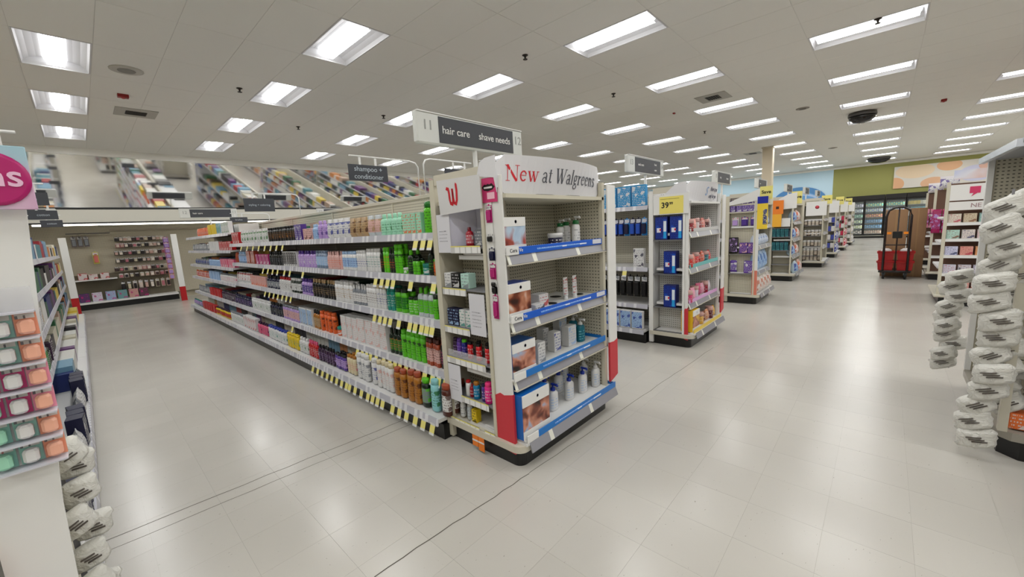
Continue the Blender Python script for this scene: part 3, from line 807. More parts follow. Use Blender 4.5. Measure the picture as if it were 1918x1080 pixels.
def aisle_sign(xc, y, n1, n2, lines, label, z0=2.27, z1=2.5, w=1.18, pole=.46):
    t = thing('aisle_sign', label, 'sign', (xc, y, z0), 0, 'aisle number signs')
    h = z1 - z0
    part('sign_body', M().bbox(-w / 2, w / 2, -.03, .03, 0, h, .012), mat((.84, .85, .84), .4), t)
    part('dark_panel', M().box(-w / 2 + w * .17, w / 2 - w * .115, -.034, -.029, .018, h - .018), DARKSIGN, t)
    part('rear_panel', M().box(-w / 2 + w * .115, w / 2 - w * .17, .029, .034, .018, h - .018), DARKSIGN, t)
    part('trim_edge', M().box(-w / 2 + .01, w / 2 - .01, -.036, .036, h - .004, h + .004), WHITE, t)
    inkg = mat((.62, .63, .62), .5)
    if n1: text(n1, .10, (-w / 2 + w * .085, -.032, h * .58), '-y', inkg, t, .0005)
    if n2: text(n2, .10, (w / 2 - w * .058, -.032, h * .58), '-y', inkg, t, .0005)
    for s, fx, fz, sz in lines: text(s, sz, (-w / 2 + w * fx, -.036, h * fz), '-y', WHITE, t, .0004)
    if pole: part('pole', M().lathe([(.019, -pole), (.019, 0)], 10), mat((.86, .86, .85), .4), t)
    return t

# aisle racks (A row): the first is the long hair care rack
SZ = (1.6, 1.27, .92, .51)
g0, goff = gondola('long hair care rack nearest the camera with five shelves', 1.80, 2.97, 2.42, 8.45, SZ, 4)
g0b, _ = gondola('far end section of the hair care rack with raised shelves', 1.80, 2.97, 8.47, 12.5, (1.80, 1.49, 1.17, .88, .51), 3)
yo = [0, 0, -.06, -.13, -.22, -.28, -.33, -.38, -.42]
for k in range(1, 8):
    X = 1.78 + 3.2 * k
    nmz = ['oral care rack behind the second endcap', 'third aisle rack, purple packs on its endcap', 'fourth aisle rack, orange banner on its endcap', 'fifth aisle rack behind the white jar display', 'sixth aisle rack beyond the white jar display', 'seventh aisle rack, far along the main aisle', 'eighth and farthest aisle rack, nearest the blue wall'][k - 1]
    gondola(nmz, X + .02, X + 1.19, 2.24 + yo[k] * 1.1, 12.6, (1.80, 1.0, .50) if k == 1 else SZ if k % 2 else (1.55, 1.2, .85, .5), 4 if k < 4 else 3, face='left')
g_l, _ = gondola('rack at the left edge of the photograph, paper goods', -1.28, -.33, 2.3, 13.6, (1.55, 1.22, .9, .55), 6, base_out=.19)

# ---------------------------------------------------------------- hair care products, one by one
SHELFN = {1: 'top', 2: 'second', 3: 'third', 4: 'fourth', 5: 'bottom', 6: 'raised top', 7: 'raised second', 8: 'raised third'}
LR = dict(ROWS)
LR[6] = (1.84, 1.80, [(8.52, 9.1, 6, 'carton', .2, 'wh', 'wh', 'wh', 'gr', 'white carton'), (9.12, 9.5, 4, 'carton', .2, 'lb', 'lb', 'te', 'wh', 'light blue carton'),
                      (9.52, 10.2, 5, 'carton', .2, 'ye', 'ye', 'ye', 'org', 'yellow carton'), (10.22, 11.4, 7, 'pouch', .17, 'org', 'org', 'org', 'rose', 'orange pouch')])
LR[7] = (1.84, 1.49, [(8.52, 9.5, 7, 'carton', .16, 'red', 'br', 'red', 'wh', 'dark red carton'), (9.52, 10.4, 5, 'carton', .18, 'wh', 'lb', 'lb', 'bl', 'white and blue carton'), (10.42, 12.2, 9, 'pouch', .15, 'gy', 'wh', 'gy', 'wh', 'grey pouch')])
LR[8] = (1.84, 1.17, [(8.52, 9.6, 6, 'carton', .15, 'pk', 'red', 'pk', 'wh', 'pink carton'), (9.62, 10.6, 6, 'bottle', .16, 'lb', 'wh', 'lb', 'bl', 'baby blue bottle'), (10.62, 12.2, 9, 'pouch', .13, 'gy', 'wh', 'gy', 'bl', 'silver pouch')])
LR[4] = (LR[4][0], LR[4][1], LR[4][2] + [(8.78, 9.9, 9, 'bottle', .19, 'plum', 'bk', 'plum', 'wh', 'dusky plum bottle'), (9.95, 11.0, 7, 'carton', .16, 'red', 'wh', 'red', 'wh', 'bright red carton'), (11.05, 12.3, 9, 'pouch', .15, 'gy', 'te', 'gy', 'wh', 'grey green pouch')])
LR[3] = (LR[3][0], LR[3][1], LR[3][2] + [(9.85, 10.8, 7, 'carton', .17, 'lb', 'wh', 'lb', 'bl', 'powder blue carton'), (10.85, 12.3, 9, 'pouch', .15, 'org', 'wh', 'rose', 'red', 'peach pouch')])
for r, (xs, z, blocks) in LR.items():
    for (a, b, n, kind, h, c0, c1, c2, c3, desc) in blocks:
        if r in (1, 2) and a > 8.35: continue
        if r in (1, 2): b = min(b, 8.42)
        b = min(b, 12.45)
        span = b - a
        n = max(n, round(span / (.15 if kind in ('carton', 'pouch') else .095)))
        pit = span / n
        w = min(pit * .95, .30 if kind in ('carton', 'pouch') else .085)
        if kind == 'jar': w = min(pit * .95, .1)
        d = dict(carton=.07, pouch=.06).get(kind, w * .72)
        if kind in ('spray', 'jar', 'tube'): d = w
        hh = h
        if r == 1 and h > .23: w = .105; d = w
        grp = f'{desc}s on the {SHELFN[r]} shelf'
        zt = z + .001 if r != 5 else .191
        if r == 3 and a > 8.45: zt = .881
        for q in range(n):
            y = a + (q + .5) * pit
            lab = f'{desc}, {ordn(q)} of {n} from near end, {SHELFN[r]} shelf' if n > 1 else f'{desc} on the {SHELFN[r]} shelf near the camera'
            xx = xs + d / 2 + random.uniform(0, .012)
            product(kind, w, d, hh, (c0, c1, c2, c3), (xx, y, zt), '-x', lab, grp, jitter=.06, parts=(a < 9.5))
            if a < 4.3 and r >= 2 and kind != 'jar':   # second one behind in the nearest facings
                product(kind, w, d, hh, (c0, c1, c2, c3), (xx + d + .012, y, zt), '-x', f'{desc} right behind the {ordn(q)} one, {SHELFN[r]} shelf', grp, jitter=.06)
            if r == 5 and a < 4.0:
                product(kind, w, d, hh, (c0, c1, c2, c3), (xx + 2 * (d + .012), y, zt), '-x', f'{desc} hindmost behind the {ordn(q)} one, {SHELFN[r]} shelf', grp, jitter=.06)
# sale tags hanging from the price channels
RT = Matrix.Rotation(-PI / 2, 4, 'Z')
for r, ys in TAGS.items():
    z = SZ[r - 1] if r < 5 else 'base'
    for y in ys:
        if y > 8.4: continue
        for s_, a, b in SH[(1.8, -1, z)]:
            if a <= y <= b:
                zz = (z if z != 'base' else .18)
                xe = 1.80 if z != 'base' else 1.67
                o = link('price_tag', ME_TAG, s_); o.matrix_local = Matrix.Translation((xe - .0065, y, zz - .045)) @ RT
# arms carrying the category signs above the rack
def blade_sign(lines, label, y0, y1, x, z0, z1, arm_y, loc_z=1.97, sz=.055, reach=.55):
    """sign hangs parallel to the aisle mouth from a bent wire arm"""
    t = thing('category_sign', label, 'sign', (x, y0, loc_z), 0, 'category signs on wire arms')
    part('sign_card', M().box(-(y1), y1, -.003, .003, z0 - loc_z, z1 - loc_z), DARKSIGN, t)
    for k, s in enumerate(lines):
        text(s, sz, (0, -.0045, (z0 + z1) / 2 - loc_z + (len(lines) - 1) * sz * .55 - k * sz * 1.1), '-y', mat((.72, .76, .80), .5), t)
    part('wire_arm', M().tube([(reach, 0, 0), (reach, 0, z1 + .02 - loc_z), (reach * .945, 0, z1 + .06 - loc_z), (reach * .82, 0, z1 + .075 - loc_z), (-y1 * .9 * (1 if reach > 0 else -1), 0, z1 + .075 - loc_z)], .008, 6), WHITE, t)
    for q in (-.4, .4): part('hook', M().box(q * y1 - .01, q * y1 + .01, -.004, .004, z1 - loc_z, z1 + .08 - loc_z), WHITE, t)
    return t

def add_header(P_, w, full=False, z0=1.815, z1=2.05):
    m, yy = header_shape(w, z0, z1, .04, .11)
    hd = P_('header_sign', m, mat((.87, .87, .89), .4))
    P_('header_return', M().prism_x([(.03, z0 + .01), (.24, z0 + .02), (.34, z0 + .06), (.17, z1 - .03), (.12, z1 - .01), (.03, z1 - .005)] if full else [(.03, z0 + .01), (.05, z0 + .10), (.20, z0 + .125), (.17, z1 - .03), (.12, z1 - .01), (.03, z1 - .005)], -.006, -.0008), mat((.87, .87, .89), .4))
    P_('header_painted_shadow', M().prism([(0.03, .03), (w / 2 - .2, -.01), (w / 2 + .2, -.01), (w - .03, .03), (w - .03, .3), (.03, .3)], z0 + .0, z0 + .004), mat((.30, .29, .28), .6))  # dark sheet standing in for the shadow line under the header
    def bend(mm, dy=-.0025):
        mm.v = [(x, y + yy(max(.001, min(.999, x / w)), z) + dy, z) for x, y, z in mm.v]
        return mm
    return bend
BLUE = mat((.05, .36, .80), .35); BLUE2 = mat((.02, .45, .78), .35)

# ================= endcap 1 : skin care, right in front of the camera
t1, P1, off1 = endcap('white endcap with curved New sign and skin care bottles, nearest the camera', 1.78, 1.72)
bend = add_header(P1, 1.19)
REDINK = mat((.82, .14, .20), .45); GREYINK = mat((.33, .34, .38), .5)
m, wd = serif('New', .135); P1('red_lettering', bend(m.xf(Matrix.Translation((.06, 0, 1.895)))), REDINK)
m2, w2 = serif('at Walgreens', .135, .93); P1('grey_lettering', bend(m2.xf(Matrix.Translation((.06 + wd + .03, 0, 1.893)))), GREYINK)
# hanging tilted wing sign
sg = thing('wing_sign', 'white tilted card with red script letter left of the curved header', 'sign', (1.775, 2.12, 1.72))
part('sign_card', M().prism_x([(-.245, .02), (.19, 0), (.17, .235), (-.262, .225)], -.012, -.006).xf(Matrix.Rotation(-.12, 4, 'Y')), mat((.87, .87, .88), .4), sg)
mm = script_w(.135).xf(Matrix.Rotation(-.12, 4, 'Y') @ Matrix.Translation((-.0135, .02, .125)) @ Matrix.Rotation(-PI / 2, 4, 'Z'))
part('script_letter', mm, REDINK, sg)

# pink lip card and clip strip hung on the flank panel
cs = thing('clip_strip', 'pink lip picture card with a hanging strip on white flank panel', 'display strip', (1.786, 1.83, 1.0))
PINK = mat((.80, .22, .45), .4)
part('picture_card', M().box(-.006, -.002, -.075, .072, .77, .92), PINK, cs)
lip = M().prism_x([(.055, .865), (.03, .882), (.012, .878), (0, .884), (-.015, .878), (-.035, .884), (-.06, .862), (-.04, .846), (0, .838), (.035, .846)], -.0075, -.0055)
part('dark_lips', lip, mat((.10, .05, .07), .3), cs)
part('teeth', M().box(-.0085, -.007, -.038, .035, .855, .866), WHITE, cs)
part('print_block', M().box(-.0075, -.0055, -.055, .01, .79, .83), mat((.95, .75, .82), .5), cs)
part('strip', M().box(-.004, -.001, -.02, .02, .02, .78), WHITE, cs)
for k, (z, h, w, c, lab, face_) in enumerate([(.645, .115, .034, 'mag', 'magenta lip colour pack', 1), (.52, .06, .04, 'wh', 'white lip sticker card with black lips', 0), (.405, .085, .034, 'nv', 'dark blue grey foil packet', 0),
                                (.285, .105, .034, 'mag', 'second magenta lip colour pack lower on the strip', 1), (.235, .045, .034, 'wh', 'small white lip card low on the strip', 0), (.19, .07, .03, 'bk', 'charcoal packet near the strip bottom', 0), (.025, .165, .03, 'mag', 'long magenta sachet at the strip bottom', 1)]):
    product('hang', w * 1.5, .016, h, (c, c if c != 'wh' else 'bk', 'wh', 'bk'), (1.779, 1.83 + random.uniform(-.006, .006) - .005 * (k == 6), 1.0 + z), '-x', lab + ', on the clip strip', 'packs on the clip strip')

# front shelves: dispensers, trays and bottles
def tray(z, x0, x1, yf, col, label, holes=(), txt=None, h=.048, z_hi=True):
    t = thing('shelf_tray', label, 'tray', (x0, yf, z))
    w = x1 - x0
    part('platform', M().box(0, w, .004, .40, .004, .014), WHITE, t)
    part('front_strip', M().bbox(.112 if col else 0, w, -.006, .002, 0, h, .002), col, t)
    part('white_front', M().bbox(0, .115, -.0075, .0, 0, h * 1.08, .002), WHITE, t)
    part('rim', M().box(w - .004, w, .004, .40, .0, .040), col, t)
    part('side_tab', M().bbox(w - .16, w - .03, -.009, -.005, h * .2, h * .92, .002), mat((.85, .86, .90), .4), t) if txt == 'Cera' else None
    if txt:
        part('print_line', M().box(.30, w - .25, -.0075, -.006, h * .36, h * .58), print_mat((.35, .60, .92), (.95, .97, 1.0), .012), t)
    for hx, hy, hr in holes:
        part('cup_hole', M().lathe([(hr, .0142), (.001, .0146)], 18, hx, hy), mat((.04, .04, .04), .8), t)
    return t
def dispenser(x0, x1, yf, z, h, side, pic, label, d=.155, swirl=(.45, .2, .15)):
    t = thing('display_box', label, 'box', (x0, yf, z))
    w = x1 - x0
    part('box_body', M().bbox(0, w, .012, d, 0, h, .002), side, t)
    part('top_band', M().box(.002, w, .004, .0125, h * .74, h), WHITE, t)
    part('picture', M().box(.002, w, .006, .0125, h * .20, h * .74), pic, t)
    part('lower_band', M().box(.002, w, .003, .0125, 0, h * .20), WHITE, t)
    part('emblem', M().lathe([(.011, -.001), (.0005, -.0012)], 10).xf(Matrix.Translation((w * .55, .003, h * .87)) @ Matrix.Rotation(PI / 2, 4, 'X')), mat((.1, .35, .75), .4), t)
    return t
def pic_mat(cs, scale=9.0, seed=0.0):
    m = bpy.data.materials.new('printed_photo'); m.use_nodes = True
    nt = m.node_tree; b = nt.nodes['Principled BSDF']; b.inputs['Roughness'].default_value = .35
    tc = nt.nodes.new('ShaderNodeTexCoord'); n = nt.nodes.new('ShaderNodeTexNoise'); n.inputs['Scale'].default_value = scale
    n.noise_dimensions = '4D'; n.inputs['W'].default_value = seed; n.inputs['Detail'].default_value = 1.5; n.inputs['Distortion'].default_value = .8
    nt.links.new(tc.outputs['Object'], n.inputs['Vector'])
    r = nt.nodes.new('ShaderNodeValToRGB'); nt.links.new(n.outputs['Fac'], r.inputs[0])
    e = r.color_ramp.elements
    while len(e) < len(cs): e.new(.5)
    for i, c in enumerate(cs): e[i].position = .32 + .36 * i / (len(cs) - 1); e[i].color = (*s2l(c), 1)
    nt.links.new(r.outputs[0], b.inputs['Base Color'])
    return m
SKIN = [(.12, .06, .05), (.50, .26, .20), (.80, .55, .45), (.62, .70, .82)]
# shelf 1
tray(1.435, 1.79, 2.95, 1.715, BLUE, 'bright blue front tray on the top endcap shelf', txt='Cera')
text('Cera', .040, (1.855, 1.7065, 1.462), '-y', GREYINK, bpy.data.objects['shelf_tray'], .0) if False else None
dispenser(1.80, 2.01, 1.73, 1.452, .22, mat((.70, .76, .86), .4), pic_mat([(.60, .70, .82), (.72, .80, .88), (.66, .30, .25), (.45, .18, .15)], 7, 1.3), 'pale display box picturing pouring cream on the top shelf')
product('jar', .115, .115, .10, ('nv', 'wh', 'nv', 'wh'), (2.446, 1.82, 1.45), '-y', 'dark blue jar with white lid on the top endcap shelf', 'single')['group'] = 'endcap skin care'
for x, y, h, l in [(2.694, 1.95, .205, 'white green-necked pump bottle left rear of the top shelf trio'), (2.807, 1.97, .215, 'white green-necked pump bottle in middle of the trio'), (2.726, 1.82, .225, 'tallest front white pump bottle with green neck, top endcap shelf')]:
    o = product('pump', .078, .052, h, ('wh', 'wh', 'wh', 'gy'), (x, y, 1.45), '-y', l, 'green-necked pump bottles')
    link('green_collar', M().lathe([(.024, h * .71), (.026, h * .72), (.024, h * .84), (.012, h * .85)], 12).mesh('green_collar', mat((.08, .42, .20), .35)), o)
# shelf 2
t = tray(1.0, 1.79, 2.98, 1.705, BLUE, 'bright blue front tray with round cup holes, second endcap shelf', holes=((.62, .16, .055), (1.06, .20, .05), (.88, .30, .05)), txt='Cera')
dispenser(1.80, 2.02, 1.72, 1.015, .235, mat((.10, .25, .62), .4), pic_mat([(.20, .08, .05), (.45, .20, .12), (.75, .50, .38), (.90, .85, .82)], 8, 4.0), 'display box picturing a brown jar, second endcap shelf')
product('carton', .11, .09, .095, ('wh', 'wh', 'wh', 'red'), (2.285, 1.87, 1.015), '-y', 'white carton with pink stripe beside the brown picture box', 'endcap skin care')
product('carton', .10, .07, .05, ('wh', 'wh', 'wh', 'nv'), (2.14, 1.78, 1.015), '-y', 'low white carton in front of the pink striped one', 'endcap skin care')
product('jar', .08, .08, .12, ('wh', 'red', 'wh', 'bk'), (2.15, 1.96, 1.015), '-y', 'white jar with red lid behind the low carton', 'endcap skin care')
product('tube', .058, .04, .18, ('wh', 'wh', 'wh', 'red'), (2.611, 1.86, 1.012), '-y', 'left of two upright white tubes, second endcap shelf', 'upright white tubes')
product('tube', .058, .04, .185, ('wh', 'wh', 'wh', 'red'), (2.711, 1.84, 1.012), '-y', 'right of two upright white tubes, second endcap shelf', 'upright white tubes')
# shelf 3
tray(.61, 1.79, 2.95, 1.705, BLUE2, 'sky blue front tray on the third endcap shelf', txt='x')
dispenser(1.80, 2.03, 1.71, .625, .23, mat((.0, .30, .58), .4), pic_mat(SKIN, 9, 7.0), 'display box picturing a woman, third endcap shelf')
for x, y, w, h, c, l in [(2.16, 1.80, .085, .155, 'gy', 'frontmost small white carton on the third endcap shelf'), (2.505, 2.03, .075, .15, 'gy', 'shaded white carton behind the small front pair'), (2.448, 1.87, .085, .155, 'bl', 'second small white carton with blue dot'),
                         (2.746, 2.03, .11, .19, 'lb', 'rear white and sky blue carton, third shelf'), (2.64, 1.86, .11, .165, 'lb', 'front white and sky blue carton beside the teal bottles')]:
    product('carton', w, .07, h, ('wh', 'wh', 'wh', c), (x, y, .626), '-y', l, 'white cartons on the third endcap shelf')
for x, y, l in [(2.88, 1.98, 'rear teal pump bottle, third endcap shelf'), (2.78, 1.84, 'front teal pump bottle with white pump, third endcap shelf')]:
    product('pump', .085, .06, .20, ((.05, .42, .50), 'wh', (.05, .42, .50), (.5, .8, .85)), (x, y, .625), '-y', l, 'teal pump bottles')
# base shelf
tray(.19, 1.82, 3.0, 1.645, BLUE2, 'sky blue front tray on the bottom endcap shelf', txt='x')
dispenser(1.81, 2.09, 1.655, .205, .31, mat((.0, .38, .72), .4), pic_mat(SKIN, 9, 2.0), 'big blue display box picturing dark skin, bottom endcap shelf', d=.22)
for i, (x, y, h, c, l) in enumerate([(2.302, 1.79, .215, 'bl', 'frontmost white lotion bottle with blue pump beside the blue box'), (2.426, 1.97, .20, 'bl', 'lotion bottle hidden behind the blue display box'), (2.591, 1.95, .215, 'bl', 'lotion bottle with blue pump in the second rank'), (2.531, 1.80, .215, 'bl', 'second front white lotion bottle with blue pump'),
                                (2.80, 2.04, .22, 'bl', 'rear shaded lotion bottle with navy pump'), (2.715, 1.79, .22, 'bl', 'third front white lotion bottle with blue pump'), (2.905, 1.90, .225, 'wh', 'rear all white pump bottle, bottom endcap shelf'), (2.89, 1.77, .225, 'wh', 'front all white pump bottle at right end of the bottom shelf')]):
    product('pump', .088, .06, h, ('wh', c if c == 'wh' else (.03, .18, .62), 'wh', 'lb'), (x, y, .206), '-y', l, 'white lotion pump bottles')
# "CeraVe" style white strip lettering on the upper two trays and price chips on the channels
tr = [o for o in COL.objects if o.name.startswith('shelf_tray')]
for o in tr[:2]: 
    text('Cera', .034, (.062, -.0085, .027), '-y', GREYINK, o); text('Ve', .034, (.135, -.0078, .027), '-y', WHITE, o)

# wing shelves (facing the hair care side)
W = [(1.50, 'r'), ]
def wcard(y0, y1, z0, z1, label, lines, x=1.778):
    t = thing('info_card', label, 'sign', (x, (y0 + y1) / 2, z0))
    part('card', M().box(-.004, 0, -(y1 - y0) / 2, (y1 - y0) / 2, 0, z1 - z0), mat((.86, .86, .89), .4), t)
    hw = (y1 - y0) / 2
    for k in range(lines):
        part('print_line', M().box(-.0052, -.0038, hw * (.55 - .1 * (k % 2)) - hw * 1.0, hw * .7, (z1 - z0) * (.55 - .085 * k), (z1 - z0) * (.575 - .085 * k)), print_mat((.80, .80, .83), (.35, .35, .4), .01), t)
    return t
def wstrip(y0, y1, z, label, x=1.772, h=.05, chips=False):
    t = thing('price_strip', label, 'price strip', (x, (y0 + y1) / 2, z - .048), 0, 'price strips on the endcap wing')
    hw = (y1 - y0) / 2
    part('paper', M().box(-.003, .001, -hw, hw, 0, h), rail_mat((.80, .80, .80), (.93, .93, .93), .06, .8), t)
    part('yellow_edge', M().box(-.004, .0005, -hw, hw, h - .008, h), YEL, t)
wcard(2.23, 2.375, 1.455, 1.725, 'narrow white info card beside the red bottle, upper wing', 4)
wstrip(1.925, 2.23, 1.50, 'price strip under the red bottle')
cub = thing('display_niche', 'white open niche holding the red bottle under the wing sign', 'niche', (1.78, 2.08, 1.50))
part('backing', M().box(.17, .175, -.15, .15, 0, .26), mat((.80, .80, .86), .4), cub)
part('slanted_cheek', M().prism([(.0, .155), (.005, .155), (.17, .06), (.165, .06)], 0, .26), mat((.80, .80, .87), .4), cub)
product('bottle', .058, .045, .13, ((.62, .08, .16), (.45, .05, .12), (.75, .35, .40), 'wh'), (1.84, 2.10, 1.497), '-x', 'small dark red bottle in the white niche', 'endcap wing items')
product('carton', .07, .05, .11, (('gy'), 'gy', 'gy', 'wh'), (1.88, 2.03, 1.497), '-x', 'grey carton behind the small red bottle', 'endcap wing items')
wstrip(2.10, 2.36, 1.20, 'price strip under the black and mint boxes'); 
for y, w, c, l in [(2.325, .075, 'wh', 'white box at left of the second wing shelf'), (2.24, .09, 'bk', 'black box in middle of the second wing shelf'), (2.135, .085, (.72, .86, .82), 'pale mint box on the second wing shelf')]:
    product('carton', w, .07, .105, (c, c, c, 'wh' if c == 'bk' else 'gy'), (1.83, y, 1.202), '-x', l, 'boxes on the second wing shelf')
wcard(1.925, 2.08, .885, 1.175, 'tall white info card right of the navy boxes', 5)
wstrip(2.09, 2.37, .915, 'price strip under the navy and aqua boxes')
for y, c, c2, l in [(2.335, 'nv', 'lb', 'left navy box, third wing shelf'), (2.27, 'nv', 'lb', 'right navy box, third wing shelf'), (2.20, 'wh', 'te', 'left white and aqua box, third wing shelf'), (2.13, 'wh', 'te', 'right white and aqua box, third wing shelf')]:
    product('carton', .058, .06, .125, (c, c, c, c2), (1.83, y, .917), '-x', l, 'boxes on the third wing shelf')
wstrip(1.95, 2.37, .68, 'long price strip under the purple and red bottles')
part('clear_front', M().box(1.776, 1.779, 1.94, 2.36, .68, .735), CLEAR, None); tag(bpy.data.objects['clear_front'], 'clear plastic shelf guard on the fourth wing shelf', 'guard')
for y, c, cp, l in [(2.33, 'plum', 'plum', 'dark purple bottle, fourth wing shelf'), (2.285, (.35, .2, .6), (.35, .2, .6), 'violet bottle, fourth wing shelf'), (2.23, (.1, .12, .5), 'lg', 'blue bottle with lime green cap, fourth wing shelf')]:
    product('flip', .045, .04, .13, (c, cp, c, 'lil'), (1.83, y, .682), '-x', l, 'bottles on the fourth wing shelf')
for i in range(5):
    product('flip', .042, .036, .125, ((.80, .10, .14), 'bk', (.80, .10, .14), 'wh'), (1.825 + .045 * (i % 2), 2.16 - .046 * i, .682), '-x', f'red bottle with black cap, {ordn(i)} from left, fourth wing shelf', 'red bottles on the wing')
wcard(2.235, 2.375, .335, .62, 'white info card on the fifth wing shelf', 4)
wstrip(1.945, 2.235, .395, 'price strip under the pink spray')
for y, w, h, c, cp, kd, l in [(2.205, .04, .12, 'wh', 'red', 'flip', 'white bottle with red cap on the fifth wing shelf'), (2.165, .035, .10, (.6, .05, .12), (.6, .05, .12), 'bottle', 'dark red vial on the fifth wing shelf'),
                            (2.115, .05, .13, (.05, .50, .68), 'go', 'spray', 'turquoise can with gold cap, fifth wing shelf'), (2.035, .035, .13, 'pu', 'nv', 'flip', 'slim violet tube beside the pink spray'), (1.985, .062, .155, (.92, .15, .55), (.92, .20, .50), 'spray', 'bright pink spray can, fifth wing shelf')]:
    product(kd, w, w, h, (c, cp, c, 'wh'), (1.82, y, .387), '-x', l, 'items on the fifth wing shelf')
wstrip(2.06, 2.39, .19, 'left price strip on the lowest wing ledge', h=.05); wstrip(1.90, 2.0, .19, 'short price strip at right of the orange tags')
for y, w, h, c, cp, kd, l in [(2.30, .042, .12, 'wh', 'wh', 'flip', 'left small white bottle, bottom wing ledge'), (2.22, .042, .12, 'cl', 'wh', 'flip', 'second small pale bottle, bottom wing ledge'), (2.15, .05, .10, 'ye', 'bk', 'carton', 'small yellow box, bottom wing ledge'), (1.92, .05, .07, 'bk', 'rose', 'jar', 'small black jar at the foot of the flank panel')]:
    product(kd, w, w, h, (c, cp, c, 'bk' if c == 'ye' else 'gy'), (1.83, y, .192), '-x', l, 'items on the bottom wing ledge')
ot = thing('orange_tags', 'pair of orange clearance tags hanging from the lowest wing ledge', 'tag', (1.765, 2.07, .06))
for q in (-.03, .035):
    part('tag_card', M().box(-.003, 0, -.03, .03, -.03 + q * .3, .09), mat((.93, .50, .14), .5), ot, loc=(0, q, 0)); part('white_stripe', M().box(-.0045, -.003, -.03, .03, .02, .032), WHITE, ot, loc=(0, q, 0))

# aisle signs
aisle_sign(2.40, 2.60, '11', '12', [('hair care', .315, .50, .080), ('shave needs', .685, .50, .080)], 'aisle number sign reading hair care and shave needs')
aisle_sign(5.73, 2.60, '13', '14', [('oral care', .32, .52, .05), ('foot', .73, .66, .045), ('care', .73, .32, .045)], 'second aisle sign with three small white words')
aisle_sign(9.1, 2.5, '15', '16', [('baby', .32, .5, .05), ('diapers', .72, .5, .05)], 'third aisle sign, partly behind the curved white header', w=1.15)
for k, (x, y) in enumerate([(12.1, 2.4), (15.4, 2.3), (18.4, 2.2), (21.8, 2.2)]):
    aisle_sign(x, y, '', '', [('home', .3, .5, .05)], ['fourth aisle sign far along the row', 'fifth aisle sign beyond the orange banner', 'sixth small aisle sign toward the blue wall', 'seventh tiny aisle sign, the farthest'][k])
for k in range(0, 5):
    aisle_sign(2.33 + 3.2 * k, 12.42, '12', '11', [('hair care', .30, .5, .055)], [ 'rear aisle sign at far end of the hair care rack'][0] if k == 0 else f'rear aisle sign of the {ordn(k)} rack beyond hair care, before the mirror', pole=.295)
aisle_sign(-.8, 12.42, '10', '9', [('cosmetics', .30, .5, .055)], 'rear aisle sign at far end of the left rack', pole=.295)
# category signs on arms
blade_sign(['shampoo +', 'conditioner'], 'dark hanging sign reading shampoo + conditioner', 3.57, .195, 1.935, 2.11, 2.255, 0, sz=.062)
blade_sign(['styling + coloring'], 'second dark hanging sign further down the hair care rack', 6.7, .195, 1.87, 2.045, 2.23, 0, sz=.04)
blade_sign(['brushes'], 'third small dark hanging sign at rack far end', 9.5, .15, 2.25, 2.02, 2.12, 0, sz=.04)
blade_sign(['body wash'], 'dark hanging sign on the right arm of the hair care rack', 3.35, .195, 2.85, 2.115, 2.25, 0, reach=-.45)
for k, y in enumerate((3.2, 5.4, 7.6, 9.8)): 
    blade_sign(['cotton'], ['dark sign at far left beside the pink round sign', 'second dark sign over the left rack', 'third dark sign over the left rack', 'fourth dark sign over the left rack'][k], y, .12, -.24, 2.02, 2.13, 0, sz=.04, reach=-.56)

# ================= endcap 2 : toothbrush boxes on a white wing
t2, P2, off2 = endcap('second endcap, white pegboard wing with blue toothbrush boxes', 4.98, 1.72, shelf_z=(1.44, 1.0, .56), wing_z=(1.36, .93, .50, .185), peg=PEGW, white=True, wy0=.07, wy1=.44)
bend = add_header(P2, 1.19, True)
GI = mat((.45, .46, .52), .5)
for k, s in enumerate(('Now at your', 'only for you')):
    m = M().add(text_m(s, .075), Matrix.Translation((.80, 0, 1.965 - .085 * k))); P2('grey_lettering', bend(m), GI)
m = M().add(text_m('S', .15), Matrix.Translation((.50, 0, 1.93))); P2('blue_emblem', bend(m), mat((.55, .68, .85), .5))
P2('wing_back', M().box(.205, .215, .07, .44, .13, 1.93), PEGW)
yc = thing('price_card', 'yellow price card reading 39.99 above the toothbrush boxes', 'sign', (4.965, 1.94, 1.68))
part('backing_card', M().box(-.002, .004, -.225, .21, -.01, .23), WHITE, yc)
part('yellow_card', M().box(-.005, -.002, -.16, .13, .0, .205), mat((.93, .87, .45), .5), yc)
text('39', .095, (-.0065, .06, .10), '-x', mat((.12, .12, .12), .5), yc, .002); text('99', .045, (-.0065, -.015, .12), '-x', mat((.12, .12, .12), .5), yc, .001)
part('print_line', M().box(-.0062, -.005, -.11, .12, .172, .18), print_mat((.75, .70, .35), (.2, .2, .1), .008), yc)
for z, ys in ((1.362, (2.06, 1.875)), (.932, (1.95,)), (.502, (1.95,))):
    for i, y in enumerate(ys):
        zn = {1.362: 'upper shelf', .932: 'middle shelf', .502: 'lower shelf'}[z]
        o = product('carton', .155, .11, .285, ((.06, .12, .42), 'nv', (.06, .14, .48), (.08, .30, .72)), (5.045, y, z), '-x', (('left ' if i == 0 else 'right ') if len(ys) > 1 else '') + f'blue electric toothbrush box on the {zn} of the white wing', 'blue electric toothbrush boxes')
        link('brush_picture', M().add(M().box(.03, .065, -.0575, -.056, .10, .23)).mesh('brush_picture', mat((.88, .92, .95), .4)), o)
        link('light_band', M().box(.03, .065, -.0575, -.056, .015, .10).mesh('light_band', mat((.15, .62, .88), .4)), o)
        link('white_motif', M().box(-.055, -.005, -.0575, -.056, .09, .145).mesh('white_motif', mat((.88, .88, .92), .4)), o)
        link('red_dot', M().box(-.02, -.002, -.0585, -.057, .11, .135).mesh('red_dot', mat((.80, .12, .2), .4)), o)
